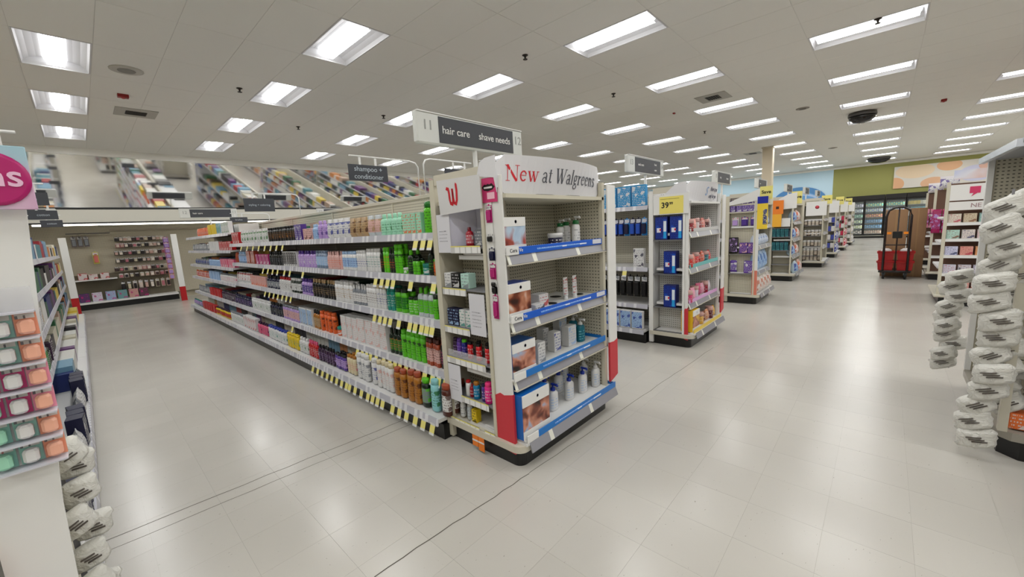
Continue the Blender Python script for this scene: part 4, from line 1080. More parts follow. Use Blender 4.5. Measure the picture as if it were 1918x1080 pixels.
# front shelves of endcap 2 (seen at a slant): gift packs in trays
cols = [[(.55, .12, .16), (.9, .55, .5), (.35, .15, .15), (.85, .8, .8)], [(.75, .20, .18), (.88, .45, .35), (.2, .45, .5), (.9, .3, .3)], [(.80, .25, .45), (.9, .6, .7), (.6, .1, .2), (.9, .85, .9)], [(.55, .3, .2), (.85, .6, .45), (.4, .15, .2), (.9, .7, .3)]]
for s_, z in enumerate((1.44, 1.0, .56, .19)):
    yfr = 1.74 if z > .2 else 1.68
    tc_ = [(.80, .80, .80), (.45, .75, .75), (.85, .65, .85), (.92, .80, .30)][s_]
    t = thing('shelf_tray', ['grey low tray, top front shelf of the second endcap', 'mint green tray, second front shelf of the second endcap', 'lilac tray, third front shelf of the second endcap', 'yellow tray, bottom front shelf of the second endcap'][s_], 'tray', (5.02, yfr - .02, z))
    part('platform', M().box(.0, 1.12, 0, .045, 0, .008).box(.20, 1.12, .045, .36, 0, .008), WHITE, t); part('front_strip', M().bbox(0, 1.12, -.004, .002, 0, .045, .001), mat(tc_, .4), t)
    if s_ == 3: dispenser(5.03, 5.26, 1.665, .2, .27, mat((.93, .76, .12), .4), pic_mat([(.93, .76, .12), (.55, .25, .15), (.85, .6, .5)], 8, 5), 'yellow display box at the foot of the second endcap')
    n = 8
    for i in range(n):
        x = 5.09 + i * .135 + (0 if s_ < 3 else .04)
        if s_ == 3 and i < 2: continue
        c = cols[s_][i % 4]
        product('pouch' if i % 3 else 'jar', .105, .07 if i < 2 else .085, .13 + .04 * random.random(), (c, 'rose', c, 'wh'), (x, yfr + (.014 if i < 2 else .08), z + .0095), '-y', f'{["wine red", "coral", "pink", "tan"][s_]} gift pack, {ordn(i)} from left, {["top", "second", "third", "bottom"][s_]} front shelf of second endcap', 'gift packs on the second endcap', jitter=.3)
# oral care rack side seen between the endcaps
def side_row(x, z, y0, y1, n, kind, h, cs, desc, where, d=.06, two=False):
    pit = (y1 - y0) / n
    for i in range(n):
        y = y0 + (i + .5) * pit
        product(kind, pit * .92, d, h, cs, (x + d / 2 + .006, y, z + .001), '-x', f'{desc}, {ordn(i)} of {n} from near end, {where}' if n > 1 else f'{desc}, {where}', desc + 's')
wh_ = 'oral care rack'
side_row(5.02, 1.8, 2.27, 3.1, 4, 'carton', .27, ((.10, .55, .78), 'wh', (.10, .55, .78), 'wh'), 'sky blue boxed water flosser', wh_ + ' top')
for i in range(9): product('hang', .075, .04, .24, ('nv', (.12, .3, .7), 'wh', 'bl') if i % 3 else ((.1, .5, .8), 'nv', 'wh', 'bl'), (5.06, 2.31 + i * .082, 1.42), '-x', f'blue toothbrush pack, {ordn(i)} from near end, hanging on the oral care rack', 'hanging blue toothbrush packs')
side_row(5.02, 1.0, 2.30, 2.46, 1, 'carton', .25, ('wh', 'wh', 'wh', 'nv'), 'white box with dark toothbrush picture', wh_)
for k_, (zz, dsc) in enumerate(((.56, 'black hanging toothbrush pack'),)):
    for i in range(7): product('hang', .085, .05, .30, ('bk', 'bk', 'wh', 'gy'), (5.05, 2.31 + i * .1, .60), '-x', f'{dsc}, {ordn(i)} from near end, oral care rack', 'black toothbrush packs')
side_row(4.90, .185, 2.27, 3.1, 5, 'carton', .24, ('wh', 'wh', 'lb', 'bl'), 'white box with pale blue print', wh_ + ' bottom')
pt = link('price_tag', ME_TAG, None); pt.matrix_world = Matrix.Translation((4.99, 2.56, .955)) @ RT; tag(pt, 'yellow price tag under the white toothbrush box', 'tag')

# ================= endcap 3 : purple hygiene packs
X3 = 8.18; F3 = 1.66
t3, P3, off3 = endcap('third endcap, beige pegboard wing with purple packs', X3, F3, shelf_z=(1.42, 1.05, .58), wing=None, peg=PEG, panels=False, wy0=.04, wy1=.45)
P3('wing_back', M().box(.10, .11, .0, .45, .13, 1.93), PEG)
P3('wing_header', M().box(-.0, .12, .0, .45, 1.66, 1.68), CREAM)
P3('header_sign', M().prism_x([(-.02, 1.86), (.45, 1.80), (.45, 1.86), (-.02, 2.06)], -.006, .0), WHITE)
P3('flank_panel', M().bbox(.0, .012, -.03, .05, .62, 1.9, .003), WHITE); P3('red_flank_foot', M().box(-.002, .012, -.03, .05, .17, .62), mat((.86, .50, .42), .5))
yF = F3
for i, (y, c) in enumerate([(2.06, 'pu'), (1.96, 'lil'), (1.87, 'pu'), (1.79, 'pu'), (1.71, 'lil')]):
    product('carton', .085, .07, .2 + .02 * (i % 2), ((.36, .22, .60) if c == 'pu' else (.72, .66, .85), 'wh', (.36, .22, .60), 'wh'), (8.24, y, 1.682), '-x', f'purple carton, {ordn(i)} from left, top ledge of the third endcap', 'purple cartons on the top ledge')
for i, y in enumerate((2.02, 1.87, 1.72)):
    product('hang', .11, .05, .17, ('pu' if i else 'wh', 'pu' if i else 'lil', 'wh', 'pk'), (8.25, y, 1.42), '-x', f'small hanging purple pack, {ordn(i)} from left, under the top ledge', 'small hanging purple packs')
product('carton', .135, .06, .28, ('bk', 'wh', 'bk', 'lil'), (8.24, 2.035, .94), '-x', 'dark framed pack with white border on the third endcap', 'middle packs')
for i, y in enumerate((1.87, 1.73)): product('carton', .13, .07, .19, ((.34, .20, .58), 'wh', (.34, .20, .58), 'rose'), (8.24, y, .93), '-x', f'{("left", "right")[i]} purple carton in the middle row of the third endcap', 'middle purple cartons')
product('pouch', .12, .07, .22, ((.38, .26, .62), 'wh', (.38, .26, .62), 'wh'), (8.24, 2.03, .58), '-x', 'purple pouch alone at lower left of the third endcap', 'lower packs')
product('carton', .18, .08, .22, ((.36, .20, .60), 'wh', (.36, .20, .60), 'wh'), (8.24, 1.76, .57), '-x', 'wide purple carton at lower right of the third endcap', 'lower packs')
for z in (.92, .56, .18): tag(part('peg_ledge', M().box(X3 + .01, X3 + .11, F3 + .02, F3 + .45, z - .02, z), mat((.45, .44, .42), .5)), {.92: 'grey ledge under the middle purple cartons', .56: 'grey ledge under the lower purple packs', .18: 'lowest empty ledge of the third endcap'}[z], 'shelf')
# its front: blue and yellow banner, packs of nappies
bn = thing('hanging_banner', 'tall yellow banner with blue top on the third endcap', 'banner', (8.17, 1.60, 1.36))
part('yellow_part', M().box(-.006, 0, -.10, .06, 0, .44), mat((.93, .80, .22), .5), bn); part('blue_part', M().box(-.007, .001, -.10, .06, .44, .56), mat((.05, .12, .62), .5), bn); part('dark_print', M().box(-.0075, -.0055, -.09, -.03, .08, .34), print_mat((.2, .25, .5), 'wh' and (.9, .85, .5), .03), bn)
for i, (z, h, n, c, l) in enumerate([(1.05, .2, 5, (.80, .84, .90), 'pale blue wrapped pack'), (.58, .36, 4, (.62, .74, .88), 'tall light blue nappy pack'), (.19, .30, 4, (.85, .82, .80), 'large white nappy pack'), (1.42, .2, 5, (.75, .80, .85), 'white bottle pack')]):
    for j in range(n): product('pouch', 1.05 / n, .16, h, (c, 'wh', c, (.3, .45, .7) if i != 2 else (.75, .45, .35)), (X3 + .08 + (j + .5) * 1.05 / n, F3 + (.08 if z > .2 else -.0), z + .002), '-y', f'{l}, {ordn(j)} from left, front of the third endcap', 'packs on the front of the third endcap')
# yellow save flags sticking out from the endcap headers
def flag(x, y, z, w, h, label, word):
    t = thing('sale_flag', label, 'sign', (x, y, z))
    part('card', M().box(-.003, .003, -w / 2, w / 2, 0, h), YEL, t)
    part('bracket', M().box(-.004, .004, w / 2, w / 2 + .06, h * .4, h * .5), WHITE, t)
    text(word, h * .36, (-.005, 0, h * .55), '-x', mat((.12, .12, .10), .5), t, .002)
flag(8.20, 1.54, 1.87, .19, .22, 'big yellow flag reading Save below the column', 'Save')
flag(11.4, 1.53, 1.82, .20, .28, 'yellow flag beside the second white panel', 'Save')
flag(14.7, 1.26, 1.82, .24, .24, 'yellow flag right of the jar display', 'Save')
flag(17.9, 1.18, 1.82, .22, .26, 'small yellow flag farther right', 'Save')
flag(21.1, 1.12, 1.82, .22, .26, 'smallest far yellow flag', 'Save')
rb = thing('red_blue_cap', 'red and navy wrapped packs on top of the third endcap', 'pack', (8.3, 1.95, 1.9))
part('red_pack', M().bbox(-.0, .3, -.14, .02, .0, .10, .02), mat((.75, .10, .20), .4), rb); part('navy_pack', M().bbox(.0, .3, .03, .18, 0, .09, .02), mat((.10, .12, .35), .4), rb)

# ================= endcap 4 : orange banner, teal boxes
X4 = 11.38; F4 = 1.57
t4, P4, off4 = endcap('fourth endcap with orange banner and teal boxes', X4, F4, shelf_z=(1.4, 1.0, .6), wing_z=(1.27, 1.06, .74, .40), peg=PEG, panels=False, wy0=.04, wy1=.42)
P4('wing_back', M().box(.205, .213, .05, .42, .13, 1.7), PEG)
P4('white_side_card', M().box(-.008, -.002, .06, .36, 1.30, 1.50), WHITE)
P4('header_sign', M().prism_x([(-.05, 1.72), (.40, 1.70), (.30, 1.95), (.12, 2.05), (-.05, 2.08)], -.010, -.003), WHITE)
bn = thing('hanging_banner', 'orange and yellow banner with dark emblem on the fourth endcap', 'banner', (11.34, 1.90, 1.30))
part('orange_part', M().box(-.006, 0, -.13, .10, .30, .62), mat((.92, .50, .14), .5), bn); part('yellow_part', M().box(-.005, 0, -.10, .12, 0, .30), mat((.93, .68, .20), .5), bn); part('dark_emblem', M().box(-.0075, -.0055, -.04, .02, .42, .48), mat((.25, .12, .05), .5), bn)
for s_, z in enumerate((1.062, .742)):
    for i in range(4):
        product('carton', .075, .06, .20, ((.05, .30, .36) if (i + s_) % 3 else (.25, .22, .35), 'te', (.05, .30, .36), (.3, .6, .6)), (11.43, 1.95 - i * .085, z), '-x', f'dark teal box, {ordn(i)} from left, {("upper", "lower")[s_]} row of the fourth endcap', 'dark teal boxes')
product('carton', .07, .05, .10, ((.1, .5, .5), 'te', (.1, .5, .5), 'wh'), (11.43, 1.98, 1.272), '-x', 'small teal box alone on the upper ledge of the fourth endcap', 'x')['group'] = 'dark teal boxes'
for i in range(8):
    z = [.19, .19, .6, .6, 1.0, 1.0, 1.4, 1.4][i]
    product('pouch', .3, .2, .28, [((.70, .78, .84), 'wh', 'lb', 'bl'), ((.85, .70, .65), 'red', 'wh', 'org')][i % 2], (X4 + .25 + .5 * (i % 2), F4 - .02 + .08 * (z > .2), z + .002), '-y', f'large {("pale blue", "peach")[i % 2]} pack, {("bottom", "third", "second", "top")[i // 2]} front shelf of the fourth endcap', 'large packs on the fourth endcap')

# ================= endcap 5 : jars with red emblem header
X5 = 14.58; F5 = 1.30
def simple_endcap(k, X, F, label, red=True, cream=True):
    t, P_, off = endcap(label, X, F, shelf_z=(1.4, 1.0, .6), wing_z=(1.22, .92, .62, .34), peg=PEG, panels=False, wy0=.03, wy1=.46)
    P_('wing_back', M().box(.205, .213, .0, .46, .13, 1.7), PEG)
    return t, P_
t5, P5 = simple_endcap(5, X5, F5, 'fifth endcap of white jars under a white header with red emblem')
P5('header_card', M().box(-.01, -.003, -.06, .42, 1.50, 1.90), WHITE)
P5('red_emblem', M().lathe([(.05, 0), (.0005, .001)], 12).xf(Matrix.Translation((-.012, .16, 1.74)) @ Matrix.Rotation(-PI / 2, 4, 'Y')), mat((.80, .25, .32), .5))
for s_, z in enumerate((1.222, .922, .622, .342, .19)):
    for i in range(5):
        product('jar' if s_ < 4 else 'pouch', .085, .08, .17 if s_ != 3 else .22, ((.82, .80, .74) if (i * 3 + s_) % 4 else (.35, .28, .22), 'wh', (.8, .76, .7), 'br'), (X5 + .07, F5 + .42 - i * .09, z + .001), '-x', f'white jar, {ordn(i)} from left, {ordn(s_)} row of the jar display', 'white jars on the fifth endcap')
for k, (X, F, l, colr) in enumerate([(17.78, 1.24, 'sixth endcap with blue and white goods', (.25, .30, .65)), (20.98, 1.18, 'seventh endcap with crimson goods', (.75, .15, .30)), (24.2, 1.12, 'eighth endcap, the last before the coolers', (.80, .78, .78))]):
    t, P_ = simple_endcap(6 + k, X, F, l)
    P_('header_card', M().box(-.01, -.003, -.06, .42, 1.55, 1.95), WHITE)
    for s_, z in enumerate((1.222, .922, .622, .342)):
        for i in range(4):
            product('carton', .10, .08, .17, (colr if (i + s_) % 2 else (.85, .84, .84), 'wh', colr, 'wh'), (X + .06, F + .40 - i * .11, z + .001), '-x', f'carton, {ordn(i)} from left, {ordn(s_)} row, {l.split()[0]} endcap', f'cartons on the {l.split()[0]} endcap', parts=False)
    for s_, z in enumerate((1.0, .6, .19)):
        for i in range(3):
            product('pouch', .25, .15, .3, ((.85, .82, .82) if i % 2 else colr, 'wh', colr, 'wh'), (X + .22 + i * .35, F + .05 - .02 * s_, z + .002), '-y', f'front pack, {ordn(i)} from left, {ordn(s_)} shelf, {l.split()[0]} endcap', f'front packs on the {l.split()[0]} endcap', parts=False)
for k, (x, c, l) in enumerate([(14.3, (.35, .2, .6), 'purple and green bottles tower at left of the jar display'), (17.5, (.1, .15, .6), 'blue stand beside the sixth endcap')]):
    t = thing('floor_stand', l, 'display stand', (x, 1.95 - k * .1, 0)); t['group'] = 'narrow floor stands'
    part('base', M().bbox(-.15, .15, -.15, .15, 0, .08), BLACK, t); part('post', M().box(-.02, .02, -.02, .02, .08, 1.6), GREY, t)
    for q in range(5): part('pack_tier', M().bbox(-.13, .13, -.13, .13, .15 + q * .3, .35 + q * .3, .02), mat([c, (.2, .6, .25), (.7, .1, .2), (.8, .8, .85), c][q], .4), t)

# ---------------------------------------------------------------- crowded shelves of the farther racks (seen in the mirror)
PAL = [(.86, .86, .84), (.80, .78, .70), (.10, .10, .12), (.12, .18, .42), (.65, .15, .18), (.20, .42, .28), (.45, .62, .72), (.78, .50, .25), (.40, .22, .45), (.72, .62, .55), (.85, .75, .30), (.25, .50, .55)]
PMATS = [mat(c, .4) for c in PAL]
def crowd(xf, sg, y0, y1, zs, label, base=.18, xbase=.11, seed=1, hm=.28, dens=1.0, dmax=.5):
    rnd = random.Random(seed); m = M()
    for z in list(zs) + [base]:
        x = xf if z != base else xf + sg * xbase
        y = y0 + .02; c = rnd.randrange(12); run = 0
        while y < y1 - .05:
            if run <= 0: run = rnd.randint(2, 6); c = rnd.choice([0, 0, 1, 2, 2, 3, 4, 5, 6, 7, 8, 9, 10, 11]); w = rnd.uniform(.06, .15); h = rnd.uniform(.14, hm); dd = rnd.uniform(.22, .46)
            a, b = sorted((x - sg * .01, x - sg * min(dd, dmax)))
            if rnd.random() < dens: m.box(a, b, y, y + w * .93, z + .002, z + h, c)
            y += w; run -= 1
    return tag(part('shelf_goods', m, PMATS), label, 'goods', kind='stuff')
for k in range(1, 8):
    X = 1.78 + 3.2 * k
    crowd(X + .02, -1, (3.12 if k == 1 else 2.5), 12.5, (1.80, 1.0, .50) if k == 1 else SZ if k % 2 else (1.55, 1.2, .85, .5), f'assorted packs crowding the left side of the {ordn(k)} rack beyond hair care', seed=k)
crowd(1.99, -1, 4.4, 8.4, SZ, 'back stock packed behind the hair care facings', seed=21, dmax=.33, hm=.2, xbase=.0)
crowd(1.99, -1, 8.5, 12.3, (1.80, 1.49, 1.17, .88, .51), 'back stock behind the far hair care facings', seed=22, dmax=.33, hm=.17, xbase=.0)
crowd(2.97, 1, 2.5, 12.4, SZ, 'assorted shaving goods on the far side of the hair care rack', seed=31)
crowd(-.33, 1, 6.1, 13.5, (1.55, 1.22, .9, .55), 'assorted goods on the far half of the left rack', seed=32, hm=.24, dmax=.4)
crowd(-1.28, -1, 2.4, 13.5, (1.55, 1.22, .9, .55), 'assorted goods on the back of the left rack', seed=33, dmax=.4)
# racks behind the main aisle: real racks, seen in the mirror
for k, (xa, xb) in enumerate(((1.5, 2.1), (3.78, 4.97), (9.36, 10.5), (12.55, 13.7), (15.75, 16.9))):
    nm = ['narrow rack behind the camera', 'rack behind the white bundle display', 'rack behind the white beauty shelves', 'rack behind the magenta pouches', 'farthest rack right of the main aisle'][k]
    gondola(nm, xa, xb, -8.8, -1.32, SZ, 5)
    crowd(xa, -1, -8.7, -1.4, SZ, f'assorted goods, left side of the {nm}', seed=40 + k, dmax=(xb - xa) / 2 - .06); crowd(xb, 1, -8.7, -1.4, SZ, f'assorted goods, right side of the {nm}', seed=50 + k, dmax=(xb - xa) / 2 - .06)

# left rack, right side: nearest goods one by one
seqs = {1.55: [('wh', 'pouch', .2, 'white paper pack'), ('tan', 'pouch', .22, 'tan pouch'), ('gy', 'carton', .18, 'grey carton'), ('bk', 'pouch', .2, 'black pouch')],
        1.22: [('bk', 'pouch', .2, 'black fabric pouch'), ('tan', 'pouch', .22, 'brown fabric pouch'), ('gy', 'pouch', .18, 'grey pouch')],
        .9: [('nv', 'pouch', .22, 'navy rolled pouch'), ('wh', 'carton', .2, 'white carton'), ('tan', 'pouch', .2, 'sand coloured pouch')],
        .55: [('bk', 'bottle', .2, 'black bottle'), ('gr', 'flip', .2, 'green and black bottle'), ('dg', 'bottle', .2, 'dark green bottle'), ('plum', 'carton', .18, 'plum carton')],
        .18: [('wh', 'pouch', .16, 'white roll pack'), ('nv', 'carton', .22, 'royal blue box'), ('gy', 'pouch', .18, 'grey pack')]}
for z, seq in seqs.items():
    xs = -.33 if z > .2 else -.15
    cnt = {}; items = []
    y = 2.5; k = 0
    while y < 6.0:
        c, kd, h, ds = seq[k % len(seq)]
        for q in range(3):
            w = .13 if kd != 'bottle' and kd != 'flip' else .085
            items.append((y + w / 2, w, c, kd, h, ds)); y += w + .012
        k += 1
    tot = {}
    for it in items: tot[it[5]] = tot.get(it[5], 0) + 1
    for (yy, w, c, kd, h, ds) in items:
        i = cnt.get(ds, 0); cnt[ds] = i + 1
        d = .09
        product(kd, w, d, h, (c, 'wh' if c != 'wh' else 'gy', c, 'wh' if c != 'wh' else 'gy'), (xs - d / 2 - .008, yy, z + (.001 if z > .2 else .011)), '+x', f'{ds}, {ordn(i)} of {tot[ds]} from near end, {SHELFN[{1.55: 1, 1.22: 2, .9: 3, .55: 4, .18: 5}[z]]} shelf of left rack', f'{ds}s on the left rack', jitter=.15)

# ================= left foreground endcap
tl, PL, offl = endcap('endcap at the left edge with tall white front panel', -1.42, 1.72, shelf_z=(1.435, 1.0, .61), wing=None, panels=False)
PL('front_flange', M().prism_y([(1.16, 0.02), (1.265, .02), (1.285, .9), (1.35, 1.86), (1.16, 1.86)], -.065, -.05), WHITE)
PL('side_upright', M().box(1.19, 1.235, .05, .56, .02, 1.86), BEIGE)
rs = thing('round_sign', 'magenta circle on a pale blue and pink card at the far left edge', 'sign', (-.115, 1.62, 1.79))
part('card', M().bbox(-.08, .058, -.004, 0, -.075, .082, .002), pic_mat([(.80, .60, .75), (.85, .72, .82), (.66, .78, .84), (.60, .76, .82)], 5, 3.0), rs)
part('magenta_disc', M().lathe([(.066, 0), (.066, .004), (.058, .006)], 28).xf(Matrix.Translation((-.008, -.004, 0)) @ Matrix.Rotation(PI / 2, 4, 'X')), mat((.70, .08, .42), .3), rs)
text('ns', .075, (.012, -.0115, .005), '-y', mat((.92, .75, .86), .4), rs, .001)
part('yellow_chip', M().box(-.065, -.02, -.0125, -.010, -.05, -.035), YEL, rs)
pd = thing('clip_display', 'clear hanging rack of pastel brush packs on the white panel', 'display rack', (-.165, 1.645, 1.05))
part('backing', M().box(-.065, .062, -.006, .0, -.01, .47), CLEAR, pd)
for i in range(7): part('ledge', M().box(-.065, .062, -.05, .0, i * .068 - .004, i * .068), mat((.80, .80, .84), .3), pd)
for i in range(6):
    for q, (cx, ca, cb) in enumerate(((-.045, (.55, .76, .72), 'mint'), (0.0, (.58, .78, .74), 'wh'), (.042, (.93, .62, .50), (.95, .70, .60)))):
        if i in (2, 3): ca = (.80, .25, .50) if q != 2 else (.93, .60, .70)
        product('hang', .04, .028, .064, (ca, cb, 'wh', 'red' if q == 0 else 'nv'), (-.165 + cx, 1.636, 1.052 + i * .068), '-y', f'small {"pink" if i in (2, 3) else ("coral" if q == 2 else "mint")} brush pack, {ordn(q)} from left, {ordn(i)} tier from bottom of the left clear rack', 'pastel brush packs at left')
o = product('pouch', .10, .06, .16, ((.90, .55, .15), 'ye', (.92, .6, .2), 'wh'), (-.315, 1.60, .70), '-y', 'orange pack at the bottom left corner of the photograph', 'x'); o['group'] = 'left endcap goods'
tag(part('peg_ledge', M().box(-.40, -.23, 1.56, 1.70, .68, .70), SHELF), 'small white ledge under the orange pack at lower left', 'shelf')

# white wrapped bundles on clip strips (left foreground and right foreground)
def bundle(x, y, z, face, tilt, label, grp, w=.25, d=.12, h=.15, c='wh'):
    o = product('roll', w, d, h, ((.84, .83, .80) if c == 'wh' else (.62, .60, .57), (.34, .31, .29), 'wh', 'bk'), (x, y, z), face, label, grp)
    o.rotation_euler = (0, tilt, o.rotation_euler[2])
for i in range(10):
    bundle(-.125 + .012 * (i % 2), 2.05 + .05 * (i % 3), .10 + i * .085, '-y', -.5 + .25 * (i % 3), f'white bundle with dark stripes at left foreground, {ordn(i)} from the floor', 'left white bundles', w=.105, d=.08, h=.095)
st = thing('clip_rail', 'thin rail carrying the left white bundles', 'rail', (-.165, 2.14, .05)); part('rail', M().box(-.008, .008, -.006, .006, 0, 1.05), GREY, st)

# ================= right foreground endcap (faces the aisle, +y)
tB = thing('endcap_display', 'beige pegboard endcap at the right edge hung with white bundles', 'display stand', (4.4, -.9, 0), 0, 'endcap displays')
def PB(n, m, mt): 
    o = part(n, m, mt, tB); o.location = (-4.4, .9, 0); return o
PB('kick_plate', M().prism([(3.78, -1.28), (5.12, -1.28), (5.12, -.70), (5.04, -.62), (3.86, -.62), (3.78, -.70)], 0, .125), BLACK)
PB('base_deck', M().prism([(3.76, -1.28), (5.14, -1.28), (5.14, -.66), (5.06, -.58), (3.84, -.58), (3.76, -.66)], .125, .18), mat((.62, .60, .56), .4))
PB('back_panel', M().box(3.78, 5.12, -1.12, -1.10, .18, 1.95), PEG)
PB('side_panel', M().box(5.085, 5.10, -1.10, -.62, .18, 1.95), PEG)
PB('near_partition', M().box(3.98, 4.0, -1.10, -.64, .18, 1.90), PEG)
PB('front_edge', M().box(5.07, 5.115, -.62, -.585, .18, 1.95), WHITE)
PB('front_edge', M().box(3.76, 3.80, -.64, -.60, .18, 1.95), CREAM)
PB('top_shelf', M().box(3.80, 5.12, -1.10, -.56, 1.935, 1.965), mat((.62, .64, .68), .3))
PB('light_bar', M().box(3.80, 5.12, -.565, -.535, 1.915, 1.96), mat((.80, .82, .86), .25))
for q, x in enumerate((3.95, 4.25, 4.6, 4.95)): PB('hook', M().tube([(x, -1.09, 1.80), (x, -.80, 1.80), (x, -.78, 1.83)], .005, 5), BLACK)
for z in (.55, .95, 1.35): PB('wing_shelf', M().box(3.77, 3.98, -1.10, -.64, z - .02, z), mat((.58, .57, .55), .4))
hs = thing('header_card', 'pink and white header card above the right endcap', 'sign', (4.05, -.70, 1.966)); part('card', M().box(-.2, .3, -.006, .006, 0, .16), pic_mat([(.85, .75, .80), (.80, .45, .65), (.90, .88, .90)], 6, 2), hs); part('foot', M().box(-.05, .15, -.03, .03, 0, .006), WHITE, hs)
for i in range(5): product('hang', .10, .05, .24, ('wh' if i % 2 else (.60, .15, .25), 'wh', 'wh', 'bk'), (4.07 + i * .2, -.86, 1.54), '+y', f'hanging pack under the right top shelf, {ordn(i)} from the near side', 'packs under the right top shelf')
product('carton', .14, .12, .2, ((.10, .30, .70), 'wh', (.10, .30, .70), 'wh'), (3.86, -.84, .19), '-x', 'blue carton low at the right edge of the photograph', 'x')['group'] = 'right endcap goods'
product('carton', .10, .10, .10, ((.90, .45, .20), 'wh', (.90, .45, .20), 'wh'), (3.86, -.70, .19), '-x', 'small orange carton low at the right edge', 'x')['group'] = 'right endcap goods'
rnd = random.Random(5)
for col_, (x, y, n, z0, dz, w) in enumerate(((3.66, -.53, 14, .08, .110, .185), (3.83, -.64, 12, .30, .115, .18), (5.14, -.50, 10, .15, .086, .19))):
    st = thing('clip_rail', ['front clip rail of the right white bundles', 'rear clip rail of the right white bundles', 'far clip rail of white bundles on the right endcap'][col_], 'rail', (x + .02, y, z0)); part('rail', M().box(-.006, .006, -.005, .005, 0, n * dz + .05), GREY, st)
    for i in range(n):
        bundle(x + rnd.uniform(-.03, .045), y + rnd.uniform(-.035, .025), z0 + i * dz, -PI / 2 - .25 + rnd.uniform(-.2, .2), -.45 + rnd.uniform(-.22, .22), f'white wrapped bundle, {ordn(i)} from the floor, {["nearest", "middle", "farthest"][col_]} column at right', f'white bundles, {["nearest", "middle", "farthest"][col_]} column', w=w, d=.12, h=.12)

# ================= white beauty shelves beyond (wing faces the camera side)
def bcap(X, F, label, zs, w=1.15):
    t = thing('endcap_display', label, 'display stand', (X + w / 2, F - .35, 0), 0, 'endcap displays')
    def PP(n, m, mt):
        o = part(n, m, mt, t); o.location = (-X - w / 2, -F + .35, 0); return o
    PP('kick_plate', M().box(X + .02, X + w, F - .62, F - .03, 0, .13), BLACK)
    PP('base_deck', M().bbox(X - .03, X + w + .03, F - .62, F + .03, .13, .17, .01), CREAM)
    PP('upright', M().box(X - .01, X + .03, F - .04, F + .0, .17, 1.95), BEIGE); PP('upright', M().box(X - .01, X + .03, F - .60, F - .56, .17, 1.95), BEIGE)
    PP('wing_back', M().box(X + .21, X + .22, F - .58, F - .02, .17, 1.93), mat((.42, .30, .24), .5))
    PP('back_panel', M().box(X + .22, X + w, F - .50, F - .48, .17, 1.93), PEG)
    PP('rear_panel', M().box(X + .0, X + w, F - .62, F - .60, .17, 1.93), BEIGE)
    for z in zs:
        PP('wing_shelf', M().box(X - .005, X + .21, F - .56, F - .04, z - .045, z), WHITE)
    for z in (1.4, 1.0, .6): PP('shelf', M().box(X + .23, X + w, F - .48, F, z - .03, z), SHELF)
    return t, PP
tC, PC = bcap(9.36, -.68, 'white beauty endcap with red tag header, behind the white bundles', (1.32, 1.07, .81, .52, .24))
PC('header_card', M().box(9.345, 9.352, -1.24, -.72, 1.66, 1.90), WHITE); PC('name_strip', M().box(9.343, 9.350, -1.24, -.72, 1.51, 1.64), WHITE); PC('top_picture', M().box(9.34, 9.36, -1.24, -.74, 1.98, 2.12), pic_mat([(.78, .80, .90), (.86, .86, .90), (.85, .70, .66)], 3, 1))
PC('red_emblem', M().box(9.341, 9.345, -1.03, -.92, 1.76, 1.86).prism_x([(-1.0, 1.76), (-.96, 1.76), (-.94, 1.71)], 9.341, 9.345), mat((.80, .22, .40), .4))
text('NE', .09, (-.585, -.24, 1.575), '-x', mat((.55, .45, .5), .5), tC, .002) if False else PC('lettering', M().add(text_m('NE', .09), frame('-x', (9.341, -1.0, 1.575))), mat((.62, .5, .52), .5))
bc = [((.85, .83, .78), (.80, .75, .65), (.60, .75, .72)), ((.70, .84, .80), (.86, .82, .80), (.86, .80, .80)), ((.80, .80, .90), (.85, .60, .55), (.88, .65, .45)), ((.80, .80, .86), (.80, .78, .82), (.78, .76, .82)), ((.66, .86, .78), (.85, .62, .58), (.88, .66, .60))]
for s_, z in enumerate((1.32, 1.07, .81, .52, .24)):
    for i in range(3):
        product('carton', .135, .09, .135, (bc[s_][i], 'wh', bc[s_][i], [(.7, .2, .3), (.5, .3, .2), (.15, .2, .4)][(i + s_) % 3]), (9.42, -.80 - i * .16, z + .001), '-x', f'pastel carton, {ordn(i)} from left, {ordn(s_)} shelf of the white beauty endcap', 'pastel cartons on the beauty endcap')
for k, (X, l) in enumerate(((12.56, 'endcap with magenta pouches beside the hand truck'), (15.76, 'endcap behind the magenta pouches'))):
    t, PP = bcap(X, -.74 - .04 * k, l, (1.32, 1.07, .81, .52))
    for i in range(4):
        product('pouch', .14, .08, .5 if i < 2 else .4, ((.62, .08, .34) if k == 0 else (.8, .5, .6), 'pk', (.62, .08, .34), 'lil'), (X - .05, -.80 - .15 * i, 1.02 if i < 2 else .45), '-x', f'long magenta pouch, {ordn(i)} in the hanging cluster, {l.split()[0]} {l.split()[1]} {("beside", "behind")[k]} the truck', 'magenta pouches')
    product('pouch', .3, .2, .25, ((.86, .84, .86), 'wh', 'wh', 'pu'), (X + .1, -.95, 1.95), '-x', ['white and violet pack on top of the magenta endcap', 'white pack on the next endcap top'][k], 'packs on endcap tops')

